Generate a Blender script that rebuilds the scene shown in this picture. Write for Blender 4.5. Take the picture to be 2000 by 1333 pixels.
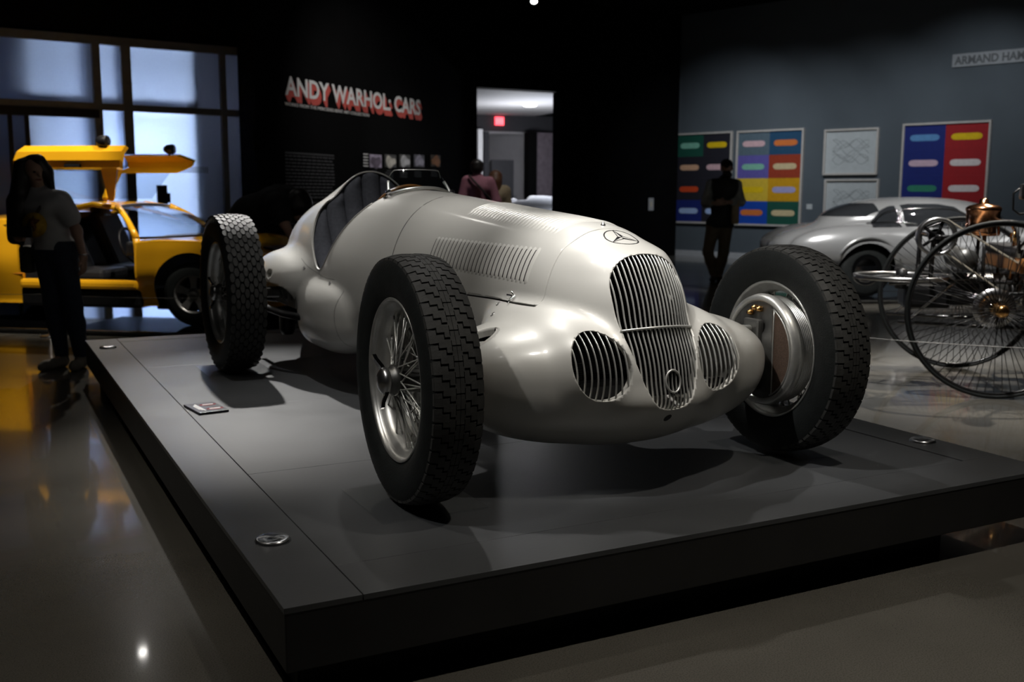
import bpy, bmesh, math, random
import numpy as np
from mathutils import Vector, Matrix
random.seed(7); rng = np.random.default_rng(7)
for o in list(bpy.data.objects): bpy.data.objects.remove(o)
SC = bpy.context.scene
COL = SC.collection
pi = math.pi
# ------------------------------------------------------------------ camera
G = 0.28                                   # platform top above the floor
CAMP = np.array([0.0, 0.0, 1.0 + G])
YAW, PITCH, ROLL, FPX = 0.478732, 0.1421017, 0.004138, 2000.7
_f = np.array([math.sin(YAW)*math.cos(PITCH), math.cos(YAW)*math.cos(PITCH), -math.sin(PITCH)])
_r = np.array([math.cos(YAW), -math.sin(YAW), 0.0]); _u = np.cross(_r, _f)
CR = math.cos(ROLL)*_r + math.sin(ROLL)*_u
CU = -math.sin(ROLL)*_r + math.cos(ROLL)*_u
CF = _f
cd = bpy.data.cameras.new('camera'); cam = bpy.data.objects.new('camera', cd); COL.objects.link(cam)
cam.matrix_world = Matrix(((CR[0], CU[0], -CF[0], CAMP[0]), (CR[1], CU[1], -CF[1], CAMP[1]), (CR[2], CU[2], -CF[2], CAMP[2]), (0, 0, 0, 1)))
cd.sensor_width = 36; cd.lens = FPX/2000*36; cd.clip_start = 0.05; cd.clip_end = 100
cd.dof.use_dof = True; cd.dof.focus_distance = 3.25; cd.dof.aperture_fstop = 3.8
SC.camera = cam
def at(px, py, depth):
    """point at a pixel of the 2000x1333 frame, depth metres along the view axis"""
    return CAMP + depth*(CF + CR*(px-1000)/FPX - CU*(py-666.5)/FPX)
def on_z(px, py, z):
    d = CF + CR*(px-1000)/FPX - CU*(py-666.5)/FPX
    return CAMP + d*((z-CAMP[2])/d[2])
HR = np.array([math.cos(YAW), -math.sin(YAW), 0.0])     # horizontal right of view
HF = np.array([math.sin(YAW), math.cos(YAW), 0.0])      # horizontal forward of view
def hv(lat, dep, z=0.0):
    return np.array([HR[0]*lat+HF[0]*dep, HR[1]*lat+HF[1]*dep, z])
# ------------------------------------------------------------------ world, exposure
w = bpy.data.worlds.new('world'); SC.world = w; w.use_nodes = True
w.node_tree.nodes['Background'].inputs[0].default_value = (0.75, 0.8, 0.9, 1)
w.node_tree.nodes['Background'].inputs[1].default_value = 0.004
SC.view_settings.view_transform = 'Standard'; SC.view_settings.look = 'None'
SC.view_settings.gamma = 1; SC.view_settings.use_curve_mapping = False
SC.view_settings.exposure = 0.0
# ------------------------------------------------------------------ ceiling spotlights (position, target, watts, cone deg, blend, colour, lamp radius)
WARM = (1.0, 0.93, 0.82); NEUT = (1.0, 0.97, 0.93); COOL = (0.86, 0.93, 1.0)
def T3(v): return tuple(float(q) for q in v)
SPOTS = [
  # pos, target, power, cone, blend, colour, radius, label
  ((1.75, 8.90, 4.30), (1.35, 5.40, 0.3), 1200, 29, 0.9, NEUT, 0.05, 'black ceiling spotlight behind the racing car tail'),
  ((1.00, 4.70, 4.60), (1.85, 4.70, 0.8), 230, 40, 0.9, NEUT, 0.05, 'black ceiling spotlight above the racing car cockpit'),
  ((2.30, 5.20, 4.60), (2.10, 3.30, 0.8), 230, 34, 0.9, NEUT, 0.05, 'black ceiling spotlight above the racing car hood'),
  ((1.30, 2.15, 4.70), (1.95, 3.15, 0.8), 580, 17, 1.0, NEUT, 0.05, 'black ceiling spotlight in front of the racing car nose'),
  ((0.00, 2.90, 4.60), (2.55, 3.00, 0.5), 420, 16, 0.9, NEUT, 0.05, 'black ceiling spotlight left of the racing car front wheels'),
  ((-1.3, 2.00, 4.60), (1.15, 3.00, 0.6), 170, 15, 0.9, NEUT, 0.05, 'black ceiling spotlight aimed at the near spoked wheel'),
  ((-0.9, 3.60, 4.60), (-0.4, 3.60, 0.0), 150, 70, 0.9, WARM, 0.05, 'black ceiling spotlight over the bare concrete floor'),
  ((2.60, 1.20, 4.60), (2.30, 1.55, 0.0), 260, 60, 0.9, WARM, 0.05, 'black ceiling spotlight over the floor before the platform'),
  (T3(hv(-2.2, 8.6, 4.6)), T3(hv(-3.9, 10.2, 0.9)), 720, 40, 0.7, WARM, 0.04, 'black ceiling spotlight aimed at the yellow car windscreen'),
  (T3(hv(-4.6, 7.9, 4.6)), T3(hv(-4.4, 10.0, 1.3)), 720, 30, 0.7, WARM, 0.04, 'black ceiling spotlight aimed at the raised yellow door'),
  ((1.54, 13.2, 4.55), (0.6, 9.6, 0.8), 260, 36, 0.8, WARM, 0.04, 'black ceiling spotlight behind the yellow car'),
  (T3(hv(3.2, 10.2, 4.6)), T3(hv(4.5, 12.6, 0.6)), 1300, 40, 0.7, NEUT, 0.04, 'black ceiling spotlight aimed at the silver coupe nose'),
  (T3(hv(6.6, 11.4, 4.6)), T3(hv(6.0, 13.2, 0.9)), 520, 40, 0.7, NEUT, 0.04, 'black ceiling spotlight aimed at the silver coupe roof'),
  (T3(hv(2.2, 5.8, 4.6)), T3(hv(3.2, 7.0, 0.4)), 900, 52, 0.9, NEUT, 0.04, 'black ceiling spotlight left of the three-wheeler'),
  (T3(hv(4.6, 8.2, 4.6)), T3(hv(3.5, 6.8, 0.4)), 1200, 52, 0.9, WARM, 0.04, 'black ceiling spotlight right of the three-wheeler'),
  (T3(hv(3.0, 17.6, 4.7)), T3(hv(4.3, 21.2, 1.5)), 260, 70, 1.0, COOL, 0.05, 'black ceiling spotlight aimed at the dark print'),
  (T3(hv(3.9, 17.0, 4.7)), T3(hv(5.3, 20.4, 1.4)), 200, 70, 1.0, COOL, 0.05, 'black ceiling spotlight aimed at the colour block print'),
  (T3(hv(5.0, 16.0, 4.7)), T3(hv(6.5, 19.4, 1.4)), 170, 70, 1.0, COOL, 0.05, 'black ceiling spotlight aimed at the pale drawings'),
  (T3(hv(6.2, 15.0, 4.7)), T3(hv(7.9, 18.1, 1.7)), 230, 74, 1.0, COOL, 0.05, 'black ceiling spotlight aimed at the blue and red print'),
  (T3(hv(-0.2, 13.0, 4.7)), T3(hv(-2.1, 15.6, 2.5)), 330, 62, 1.0, NEUT, 0.05, 'black ceiling spotlight aimed at the title lettering'),
  (T3(hv(0.0, 14.8, 4.7)), T3(hv(-1.4, 16.9, 1.8)), 170, 46, 1.0, NEUT, 0.05, 'black ceiling spotlight aimed at the small photos'),
  (T3(hv(0.1, 13.0, 4.7)), T3(hv(-0.5, 14.0, 1.2)), 130, 40, 0.9, NEUT, 0.05, 'black ceiling spotlight above the man in pink'),
  (T3(at(1043, 3, 18.0)), T3(at(1043, 3, 18.0)-HF*3.5-np.array([0, 0, 4.0])), 40, 40, 0.9, NEUT, 0.04, 'black ceiling spotlight glinting at the top edge of the view'),
]
def spot_light(pos, tgt, power, cone, blend, col, rad, name='spot_beam'):
    l = bpy.data.lights.new(name, 'SPOT'); l.energy = power; l.spot_size = math.radians(cone); l.spot_blend = blend
    l.color = col; l.shadow_soft_size = rad
    o = bpy.data.objects.new(name, l); COL.objects.link(o)
    o.location = pos; d = Vector(tgt)-Vector(pos); o.rotation_euler = d.to_track_quat('-Z', 'Y').to_euler()
    return o
# ------------------------------------------------------------------ materials
MATS = {}
def M(name, col, rough=0.5, metal=0.0, var=0.08, scale=12.0, bump=0.0, bscale=60.0, coat=0.0, coatr=0.1, trans=0.0, ior=1.45, emis=None, estr=0.0, alpha=1.0, spec=0.5, rvar=0.0):
    m = bpy.data.materials.new(name); m.use_nodes = True
    nt = m.node_tree; b = nt.nodes['Principled BSDF']; L = nt.links.new
    tc = nt.nodes.new('ShaderNodeTexCoord')
    n = nt.nodes.new('ShaderNodeTexNoise'); n.inputs['Scale'].default_value = scale; n.inputs['Detail'].default_value = 5
    L(tc.outputs['Object'], n.inputs['Vector'])
    r = nt.nodes.new('ShaderNodeValToRGB')
    lo = tuple(max(0, c*(1-var)) for c in col); hi = tuple(min(1, c*(1+var)) for c in col)
    r.color_ramp.elements[0].position = 0.3; r.color_ramp.elements[1].position = 0.7
    r.color_ramp.elements[0].color = (*lo, 1); r.color_ramp.elements[1].color = (*hi, 1)
    L(n.outputs['Fac'], r.inputs['Fac']); L(r.outputs['Color'], b.inputs['Base Color'])
    b.inputs['Roughness'].default_value = rough; b.inputs['Metallic'].default_value = metal
    b.inputs['Coat Weight'].default_value = coat; b.inputs['Coat Roughness'].default_value = coatr
    b.inputs['Transmission Weight'].default_value = trans; b.inputs['IOR'].default_value = ior
    b.inputs['Alpha'].default_value = alpha; b.inputs['Specular IOR Level'].default_value = spec
    if rvar:
        mr = nt.nodes.new('ShaderNodeMapRange'); L(n.outputs['Fac'], mr.inputs['Value'])
        mr.inputs['To Min'].default_value = max(0, rough-rvar); mr.inputs['To Max'].default_value = min(1, rough+rvar)
        L(mr.outputs['Result'], b.inputs['Roughness'])
    if emis:
        b.inputs['Emission Color'].default_value = (*emis, 1); b.inputs['Emission Strength'].default_value = estr
    if bump:
        n2 = nt.nodes.new('ShaderNodeTexNoise'); n2.inputs['Scale'].default_value = bscale; n2.inputs['Detail'].default_value = 4
        L(tc.outputs['Object'], n2.inputs['Vector'])
        bp = nt.nodes.new('ShaderNodeBump'); bp.inputs['Strength'].default_value = bump; bp.inputs['Distance'].default_value = 0.01
        L(n2.outputs['Fac'], bp.inputs['Height']); L(bp.outputs['Normal'], b.inputs['Normal'])
    MATS[name] = m
    return m
# ------------------------------------------------------------------ mesh helpers
class MB:
    def __init__(s): s.v = []; s.f = []; s.sm = []
    def add(s, vs, fs, smooth=False):
        o = len(s.v); s.v += [tuple(map(float, p)) for p in vs]
        s.f += [tuple(int(i)+o for i in f) for f in fs]; s.sm += [smooth]*len(fs); return s
    def box(s, c, d, R=None):
        x, y, z = (k/2 for k in d); P = [(-x,-y,-z),(x,-y,-z),(x,y,-z),(-x,y,-z),(-x,-y,z),(x,-y,z),(x,y,z),(-x,y,z)]
        if R is not None: P = [tuple(R @ Vector(p)) for p in P]
        return s.add([(p[0]+c[0], p[1]+c[1], p[2]+c[2]) for p in P], [(0,3,2,1),(4,5,6,7),(0,1,5,4),(1,2,6,5),(2,3,7,6),(3,0,4,7)])
    def bbox(s, c, d, b=0.006, R=None):
        """box with chamfered edges"""
        bm = bmesh.new(); bmesh.ops.create_cube(bm, size=1.0)
        bmesh.ops.scale(bm, vec=d, verts=bm.verts)
        bmesh.ops.bevel(bm, geom=bm.edges[:], offset=b, segments=2, affect='EDGES', profile=0.6)
        if R is not None: bmesh.ops.transform(bm, matrix=R.to_4x4(), verts=bm.verts)
        bm.verts.index_update(); vs = [(q.co.x+c[0], q.co.y+c[1], q.co.z+c[2]) for q in bm.verts]
        fs = [tuple(q.index for q in f.verts) for f in bm.faces]; bm.free(); return s.add(vs, fs, False)
    def tube(s, pts, r, n=8, closed=False, caps=True, smooth=True):
        P = [Vector(p) for p in pts]; N = len(P)
        rs = r if hasattr(r, '__len__') else [r]*N
        rings = []; prev = None
        for i in range(N):
            if closed: t = P[(i+1) % N]-P[i-1]
            else: t = P[min(i+1, N-1)]-P[max(i-1, 0)]
            t.normalize()
            if prev is None:
                a = Vector((0,0,1)) if abs(t.z) < 0.9 else Vector((1,0,0)); nn = t.cross(a).normalized()
            else:
                nn = (prev - t*prev.dot(t)).normalized()
            prev = nn; bb = t.cross(nn)
            rings.append([P[i]+(nn*math.cos(2*pi*k/n)+bb*math.sin(2*pi*k/n))*rs[i] for k in range(n)])
        vs = [v for ring in rings for v in ring]; fs = []
        for i in range(N if closed else N-1):
            j = (i+1) % N
            for k in range(n): fs.append((i*n+k, i*n+(k+1) % n, j*n+(k+1) % n, j*n+k))
        if caps and not closed: fs.append(tuple(range(n-1, -1, -1))); fs.append(tuple((N-1)*n+k for k in range(n)))
        return s.add(vs, fs, smooth)
    def bar(s, a, b, r0, r1=None, n=8): return s.tube([a, b], [r0, r0 if r1 is None else r1], n)
    def lathe(s, prof, axis='z', c=(0,0,0), n=48, closed=False, smooth=True):
        """prof: list of (along axis, radius)"""
        vs = []; N = len(prof)
        for k in range(n):
            a = 2*pi*k/n; ca, sa = math.cos(a), math.sin(a)
            for (h, r) in prof:
                p = {'z': (r*ca, r*sa, h), 'x': (h, r*ca, r*sa), 'y': (r*sa, h, r*ca)}[axis]
                vs.append((p[0]+c[0], p[1]+c[1], p[2]+c[2]))
        fs = []
        for k in range(n):
            k2 = (k+1) % n
            for i in range(N if closed else N-1):
                j = (i+1) % N
                fs.append((k*N+i, k2*N+i, k2*N+j, k*N+j))
        return s.add(vs, fs, smooth)
    def prism(s, poly, a, b, plane='xz', smooth=False):
        """extrude a 2D polygon between a and b along the remaining axis"""
        n = len(poly)
        def p3(p, h): return {'xz': (p[0], h, p[1]), 'xy': (p[0], p[1], h), 'yz': (h, p[0], p[1])}[plane]
        vs = [p3(p, a) for p in poly]+[p3(p, b) for p in poly]
        fs = [tuple(range(n)), tuple(range(2*n-1, n-1, -1))]+[(i, n+i, n+(i+1) % n, (i+1) % n) for i in range(n)]
        return s.add(vs, fs, smooth)
    def grid(s, P, smooth=True, thick=None):
        """P[i][j] points"""
        n, m = len(P), len(P[0]); vs = [q for row in P for q in row]
        return s.add(vs, [(i*m+j, i*m+j+1, (i+1)*m+j+1, (i+1)*m+j) for i in range(n-1) for j in range(m-1)], smooth)
    def mesh(s, name, mat):
        me = bpy.data.meshes.new(name); me.from_pydata(s.v, [], s.f)
        me.polygons.foreach_set('use_smooth', s.sm)
        if mat: me.materials.append(MATS[mat] if isinstance(mat, str) else mat)
        me.update(); return me
    def build(s, name, mat, parent=None, fix=True):
        me = s.mesh(name, mat)
        if fix:
            bm = bmesh.new(); bm.from_mesh(me); bmesh.ops.recalc_face_normals(bm, faces=bm.faces); bm.to_mesh(me); bm.free()
        return link(name, me, parent)
def link(name, data, parent=None, loc=None, rot=None):
    o = bpy.data.objects.new(name, data); COL.objects.link(o)
    if parent: o.parent = parent
    if loc is not None: o.location = loc
    if rot is not None: o.rotation_euler = rot
    return o
def empty(name, loc=(0,0,0), rz=0.0, parent=None):
    o = bpy.data.objects.new(name, None); COL.objects.link(o); o.empty_display_size = 0.1
    o.location = loc; o.rotation_euler = (0, 0, rz)
    if parent: o.parent = parent
    return o
def tag(o, label, cat=None, group=None, kind=None):
    if label: o['label'] = label
    if cat: o['category'] = cat
    if group: o['group'] = group
    if kind: o['kind'] = kind
    return o
def structure(o): o['kind'] = 'structure'; return o
def np_mesh(name, V, Fq, mat, parent=None, smooth=True):
    me = bpy.data.meshes.new(name); me.from_pydata(np.asarray(V).tolist(), [], np.asarray(Fq).tolist() if not isinstance(Fq, list) else Fq)
    me.polygons.foreach_set('use_smooth', [smooth]*len(me.polygons))
    if mat: me.materials.append(MATS[mat])
    me.update(); return link(name, me, parent)
def pchip(xs, ys):
    xs = np.asarray(xs, float); ys = np.asarray(ys, float); h = np.diff(xs); d = np.diff(ys)/h
    m = np.zeros_like(xs); m[0] = d[0]; m[-1] = d[-1]
    for i in range(1, len(xs)-1):
        if d[i-1]*d[i] > 0:
            w1 = 2*h[i]+h[i-1]; w2 = h[i]+2*h[i-1]; m[i] = (w1+w2)/(w1/d[i-1]+w2/d[i])
    def f(x):
        x = np.clip(x, xs[0], xs[-1]); i = np.clip(np.searchsorted(xs, x)-1, 0, len(xs)-2)
        t = (x-xs[i])/h[i]; t2 = t*t; t3 = t2*t
        return ys[i]*(2*t3-3*t2+1)+m[i]*h[i]*(t3-2*t2+t)+ys[i+1]*(3*t2-2*t3)+m[i+1]*h[i]*(t3-t2)
    return f
def smin(a, b, k):
    h = np.maximum(k-np.abs(a-b), 0); return np.minimum(a, b)-h*h/(4*k)
def smax(a, b, k): return -smin(-a, -b, k)
def surface_nets(vals, org, h):
    ins = vals < 0
    cnt = np.zeros(tuple(n-1 for n in vals.shape), np.int8)
    offs = [(i,j,k) for i in (0,1) for j in (0,1) for k in (0,1)]
    nx, ny, nz = cnt.shape
    for (i,j,k) in offs: cnt += ins[i:i+nx, j:j+ny, k:k+nz]
    I, J, K = np.nonzero((cnt > 0) & (cnt < 8))
    idx = -np.ones(cnt.shape, np.int64); idx[I,J,K] = np.arange(len(I))
    acc = np.zeros((len(I), 3)); num = np.zeros(len(I))
    for ax in range(3):
        for a in (0,1):
            for b in (0,1):
                o0 = [0,0,0]; oth = [q for q in range(3) if q != ax]; o0[oth[0]] = a; o0[oth[1]] = b
                o1 = list(o0); o1[ax] = 1
                v0 = vals[I+o0[0], J+o0[1], K+o0[2]]; v1 = vals[I+o1[0], J+o1[1], K+o1[2]]
                m = (v0 < 0) != (v1 < 0); t = v0/np.where(m, v0-v1, 1)
                p = np.array(o0, float)[None, :].repeat(len(I), 0); p[:, ax] = t
                acc[m] += p[m]; num[m] += 1
    V = (np.stack([I,J,K], -1)+acc/num[:,None])*h+np.asarray(org)
    Q = []
    for ax in range(3):
        b, c = (ax+1) % 3, (ax+2) % 3
        A = np.moveaxis(ins, (ax,b,c), (0,1,2)); X = np.moveaxis(idx, (ax,b,c), (0,1,2))
        s0 = A[:-1, 1:-1, 1:-1]; s1 = A[1:, 1:-1, 1:-1]
        i, j, k = np.nonzero(s0 != s1); j += 1; k += 1
        q = np.stack([X[i,j-1,k-1], X[i,j,k-1], X[i,j,k], X[i,j-1,k]], -1)
        fl = ~A[i,j,k]; q[fl] = q[fl][:, ::-1]
        Q.append(q)
    return V, np.concatenate(Q)
def implicit(f, lo, hi, h, newton=3, reach=0.14):
    ax = [np.arange(lo[i], hi[i]+h, h) for i in range(3)]
    vals = np.empty(tuple(len(a) for a in ax), np.float32); B = 10
    cx = [a[np.minimum(np.arange(0, len(a), B)+B//2, len(a)-1)] for a in ax]
    cv = f(*np.meshgrid(*cx, indexing='ij')); far = np.abs(cv) > reach
    near = []
    for I in np.ndindex(cv.shape):
        sl = tuple(slice(i*B, (i+1)*B) for i in I)
        if far[I]: vals[sl] = cv[I]
        else: near.append(sl)
    for c in range(0, len(near), 400):
        ch = near[c:c+400]; g = [np.meshgrid(*[ax[d][sl[d]] for d in range(3)], indexing='ij') for sl in ch]
        X, Y, Z = (np.concatenate([q[d].ravel() for q in g]) for d in range(3)); v = f(X, Y, Z); k = 0
        for sl, q in zip(ch, g): n = q[0].size; vals[sl] = v[k:k+n].reshape(q[0].shape); k += n
    V, Q = surface_nets(vals, lo, h)
    return project(f, V, newton), Q
def grad(f, V, e=1e-4):
    g = np.empty_like(V)
    for a in range(3):
        P = V.copy(); P[:, a] += e; M_ = V.copy(); M_[:, a] -= e
        g[:, a] = (f(P[:,0], P[:,1], P[:,2])-f(M_[:,0], M_[:,1], M_[:,2]))/(2*e)
    return g
def project(f, V, it=3):
    V = np.asarray(V, float).copy()
    for _ in range(it):
        g = grad(f, V); v = f(V[:,0], V[:,1], V[:,2]); s = v/np.maximum((g*g).sum(1), 1e-6)
        s = np.clip(s, -0.02/np.maximum(np.linalg.norm(g, axis=1), 1e-6), 0.02/np.maximum(np.linalg.norm(g, axis=1), 1e-6))
        V -= g*s[:,None]
    return V
def tris(Q): return np.concatenate([Q[:, [0,1,2]], Q[:, [0,2,3]]])
def clip(V, T, s, keep_pos=True):
    """keep the side of triangle mesh where s>0; returns V, T, rim edges (directed)"""
    s = s if keep_pos else -s
    s = np.where(np.abs(s) < 1e-6, 1e-6, s)
    pos = s[T] > 0; n = pos.sum(1)
    out = T[n == 3].tolist(); newv = []; cache = {}; rim = []
    base = len(V)
    def cut(a, b):
        k = (a, b) if a < b else (b, a)
        if k not in cache:
            t = s[k[0]]/(s[k[0]]-s[k[1]]); newv.append(V[k[0]]*(1-t)+V[k[1]]*t); cache[k] = base+len(newv)-1
        return cache[k]
    for t in T[(n == 1) | (n == 2)].tolist():
        p = [s[q] > 0 for q in t]
        if sum(p) == 1:
            i = p.index(True); a, b, c = t[i], t[(i+1)%3], t[(i+2)%3]
            x, y = cut(a, b), cut(a, c); out.append([a, x, y]); rim.append((x, y))
        else:
            i = p.index(False); a, b, c = t[i], t[(i+1)%3], t[(i+2)%3]
            x, y = cut(a, b), cut(a, c); out.append([x, b, c]); out.append([x, c, y]); rim.append((y, x))
    V2 = np.concatenate([V, np.array(newv).reshape(-1, 3)])
    return V2, np.array(out, int).reshape(-1, 3), rim
def compact(V, T):
    u, inv = np.unique(T.ravel(), return_inverse=True); return V[u], inv.reshape(T.shape)
def poly_sd(P, Q):
    """signed distance to closed 2D polygon Q, negative inside; P (n,2)"""
    Q = np.asarray(Q, float); d = np.full(len(P), 1e9); ins = np.zeros(len(P), bool); n = len(Q)
    for i in range(n):
        a, b = Q[i], Q[(i+1) % n]; e = b-a; wv = P-a
        t = np.clip((wv@e)/max(e@e, 1e-12), 0, 1); r = wv-t[:,None]*e; d = np.minimum(d, np.hypot(r[:,0], r[:,1]))
        c = ((a[1] <= P[:,1]) != (b[1] <= P[:,1]))
        if abs(e[1]) > 1e-12:
            ins ^= c & (P[:,0] < a[0]+(P[:,1]-a[1])/e[1]*e[0])
    return np.where(ins, -d, d)
def smooth_poly(pts, n=12, closed=True):
    P = np.asarray(pts, float); N = len(P); out = []
    for i in range(N if closed else N-1):
        g = (lambda q: P[q % N]) if closed else (lambda q: P[min(max(q, 0), N-1)])
        p0, p1, p2, p3 = g(i-1), g(i), g(i+1), g(i+2)
        for k in range(n):
            t = k/n; out.append(0.5*((2*p1)+(-p0+p2)*t+(2*p0-5*p1+4*p2-p3)*t*t+(-p0+3*p1-3*p2+p3)*t**3))
    if not closed: out.append(P[-1])
    return np.array(out)
def copy_tree(o, parent=None):
    c = o.copy(); COL.objects.link(c); c.parent = parent
    for ch in list(o.children): copy_tree(ch, c)
    return c
FONT = None
def text_mesh(body, size, mat, name, align='LEFT', ext=0.002, spacing=1.0, parent=None, bold=0.0):
    cu = bpy.data.curves.new('txt', 'FONT'); cu.body = body; cu.size = size; cu.align_x = align; cu.extrude = ext
    cu.space_character = spacing; cu.offset = bold; cu.resolution_u = 3
    ob = bpy.data.objects.new('txt', cu); COL.objects.link(ob)
    bpy.context.view_layer.update()
    me = bpy.data.meshes.new_from_object(ob.evaluated_get(bpy.context.evaluated_depsgraph_get()))
    me.name = name; me.materials.clear(); me.materials.append(MATS[mat])
    bpy.data.objects.remove(ob); bpy.data.curves.remove(cu)
    return link(name, me, parent)
def plane_matrix(o, xdir, zdir=(0,0,1)):
    """local x along xdir, local y up, local z out of the wall (x cross y)"""
    x = Vector(xdir).normalized(); y = Vector(zdir).normalized(); z = x.cross(y).normalized()
    return Matrix(((x.x, y.x, z.x, o[0]), (x.y, y.y, z.y, o[1]), (x.z, y.z, z.z, o[2]), (0,0,0,1)))
# ------------------------------------------------------------------ material library
M('paint_silver', (0.66, 0.65, 0.61), 0.42, 0.15, 0.02, 3.0, coat=0.6, coatr=0.12)
M('louver_paint', (0.66, 0.65, 0.61), 0.42, 0.12, 0.02, 3.0, coat=0.3, coatr=0.22)
M('dark_core', (0.012, 0.012, 0.013), 0.6, 0.4, 0.3, 200.0)
M('bar_metal', (0.66, 0.66, 0.63), 0.32, 0.6, 0.05, 30.0)
M('chrome', (0.75, 0.75, 0.76), 0.12, 1.0, 0.04, 20.0)
M('brushed', (0.55, 0.55, 0.56), 0.28, 1.0, 0.06, 40.0)
M('alu', (0.58, 0.58, 0.56), 0.36, 0.8, 0.15, 14.0, rvar=0.08)
M('alu_dark', (0.14, 0.14, 0.135), 0.42, 0.8, 0.25, 14.0)
M('rubber', (0.010, 0.012, 0.012), 0.62, 0.0, 0.2, 25.0, bump=0.15, bscale=180, spec=0.35)
M('tread_rubber', (0.045, 0.045, 0.043), 0.6, 0.0, 0.2, 30.0, bump=0.1, bscale=150, spec=0.4)
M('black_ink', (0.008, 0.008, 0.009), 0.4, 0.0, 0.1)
M('seat_cloth', (0.085, 0.09, 0.11), 0.85, 0.0, 0.15, 60.0, bump=0.3, bscale=400)
M('wood_rim', (0.23, 0.10, 0.03), 0.3, 0.0, 0.3, 30.0, coat=0.6)
M('black_metal', (0.012, 0.012, 0.013), 0.4, 0.4, 0.2, 20.0)
M('black_paint', (0.012, 0.012, 0.013), 0.25, 0.0, 0.15, 20.0, coat=0.5)
M('brown_mesh', (0.11, 0.07, 0.05), 0.6, 0.3, 0.3, 200.0, bump=0.5, bscale=500)
M('brass', (0.62, 0.34, 0.12), 0.22, 1.0, 0.1, 20.0)
M('copper', (0.60, 0.28, 0.14), 0.2, 1.0, 0.15, 15.0, rvar=0.06)
M('wood_red', (0.30, 0.13, 0.04), 0.35, 0.0, 0.3, 12.0, coat=0.5)
M('cream', (0.55, 0.5, 0.4), 0.4, 0.0, 0.1)
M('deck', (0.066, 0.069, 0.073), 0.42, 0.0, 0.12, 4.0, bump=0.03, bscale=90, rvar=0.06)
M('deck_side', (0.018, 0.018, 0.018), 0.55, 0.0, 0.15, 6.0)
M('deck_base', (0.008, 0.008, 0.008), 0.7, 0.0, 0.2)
M('wall_black', (0.0028, 0.0028, 0.003), 0.9, 0.0, 0.15, 3.0, spec=0.08)
M('wall_grey', (0.078, 0.093, 0.107), 0.75, 0.0, 0.05, 2.0, bump=0.05, bscale=120)
M('ceiling_black', (0.004, 0.004, 0.005), 0.9, 0.0, 0.2, spec=0.1)
M('white_wall', (0.40, 0.40, 0.41), 0.8, 0.0, 0.05)
M('annex_grey', (0.28, 0.27, 0.28), 0.8, 0.0, 0.08, 4.0)
M('annex_dark', (0.03, 0.03, 0.035), 0.7, 0.0, 0.1)
M('annex_plum', (0.14, 0.115, 0.135), 0.8, 0.0, 0.2, 8.0)
M('frame_metal', (0.16, 0.165, 0.175), 0.45, 0.5, 0.08)
def clear_material(name, tint, gloss, ior=1.5, grough=0.02, noise=40):
    m = bpy.data.materials.new(name); m.use_nodes = True; nt = m.node_tree; L = nt.links.new
    nt.nodes.remove(nt.nodes['Principled BSDF']); out = [n for n in nt.nodes if n.type == 'OUTPUT_MATERIAL'][0]
    tc = nt.nodes.new('ShaderNodeTexCoord'); ns = nt.nodes.new('ShaderNodeTexNoise'); ns.inputs['Scale'].default_value = noise; L(tc.outputs['Object'], ns.inputs['Vector'])
    rp = nt.nodes.new('ShaderNodeValToRGB'); rp.color_ramp.elements[0].color = tuple(c*.96 for c in tint)+(1,); rp.color_ramp.elements[1].color = tuple(tint)+(1,); L(ns.outputs['Fac'], rp.inputs['Fac'])
    t = nt.nodes.new('ShaderNodeBsdfTransparent'); L(rp.outputs['Color'], t.inputs['Color'])
    g = nt.nodes.new('ShaderNodeBsdfGlossy'); g.inputs['Roughness'].default_value = grough; g.inputs['Color'].default_value = (gloss, gloss, gloss, 1)
    fr = nt.nodes.new('ShaderNodeFresnel'); fr.inputs['IOR'].default_value = ior
    ge = nt.nodes.new('ShaderNodeNewGeometry'); iv = nt.nodes.new('ShaderNodeMath'); iv.operation = 'SUBTRACT'; iv.inputs[0].default_value = 1.0; L(ge.outputs['Backfacing'], iv.inputs[1])
    mu = nt.nodes.new('ShaderNodeMath'); mu.operation = 'MULTIPLY'; L(fr.outputs[0], mu.inputs[0]); L(iv.outputs[0], mu.inputs[1])
    mx = nt.nodes.new('ShaderNodeMixShader'); L(mu.outputs[0], mx.inputs[0]); L(t.outputs[0], mx.inputs[1]); L(g.outputs[0], mx.inputs[2]); L(mx.outputs[0], out.inputs[0]); MATS[name] = m
clear_material('glass_clear', (.93, .96, .96), .9, 1.6)
clear_material('acrylic', (.985, .99, .99), .9, 1.2, .12)
clear_material('tint_glass', (.74, .77, .79), .9, 1.5)
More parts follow.
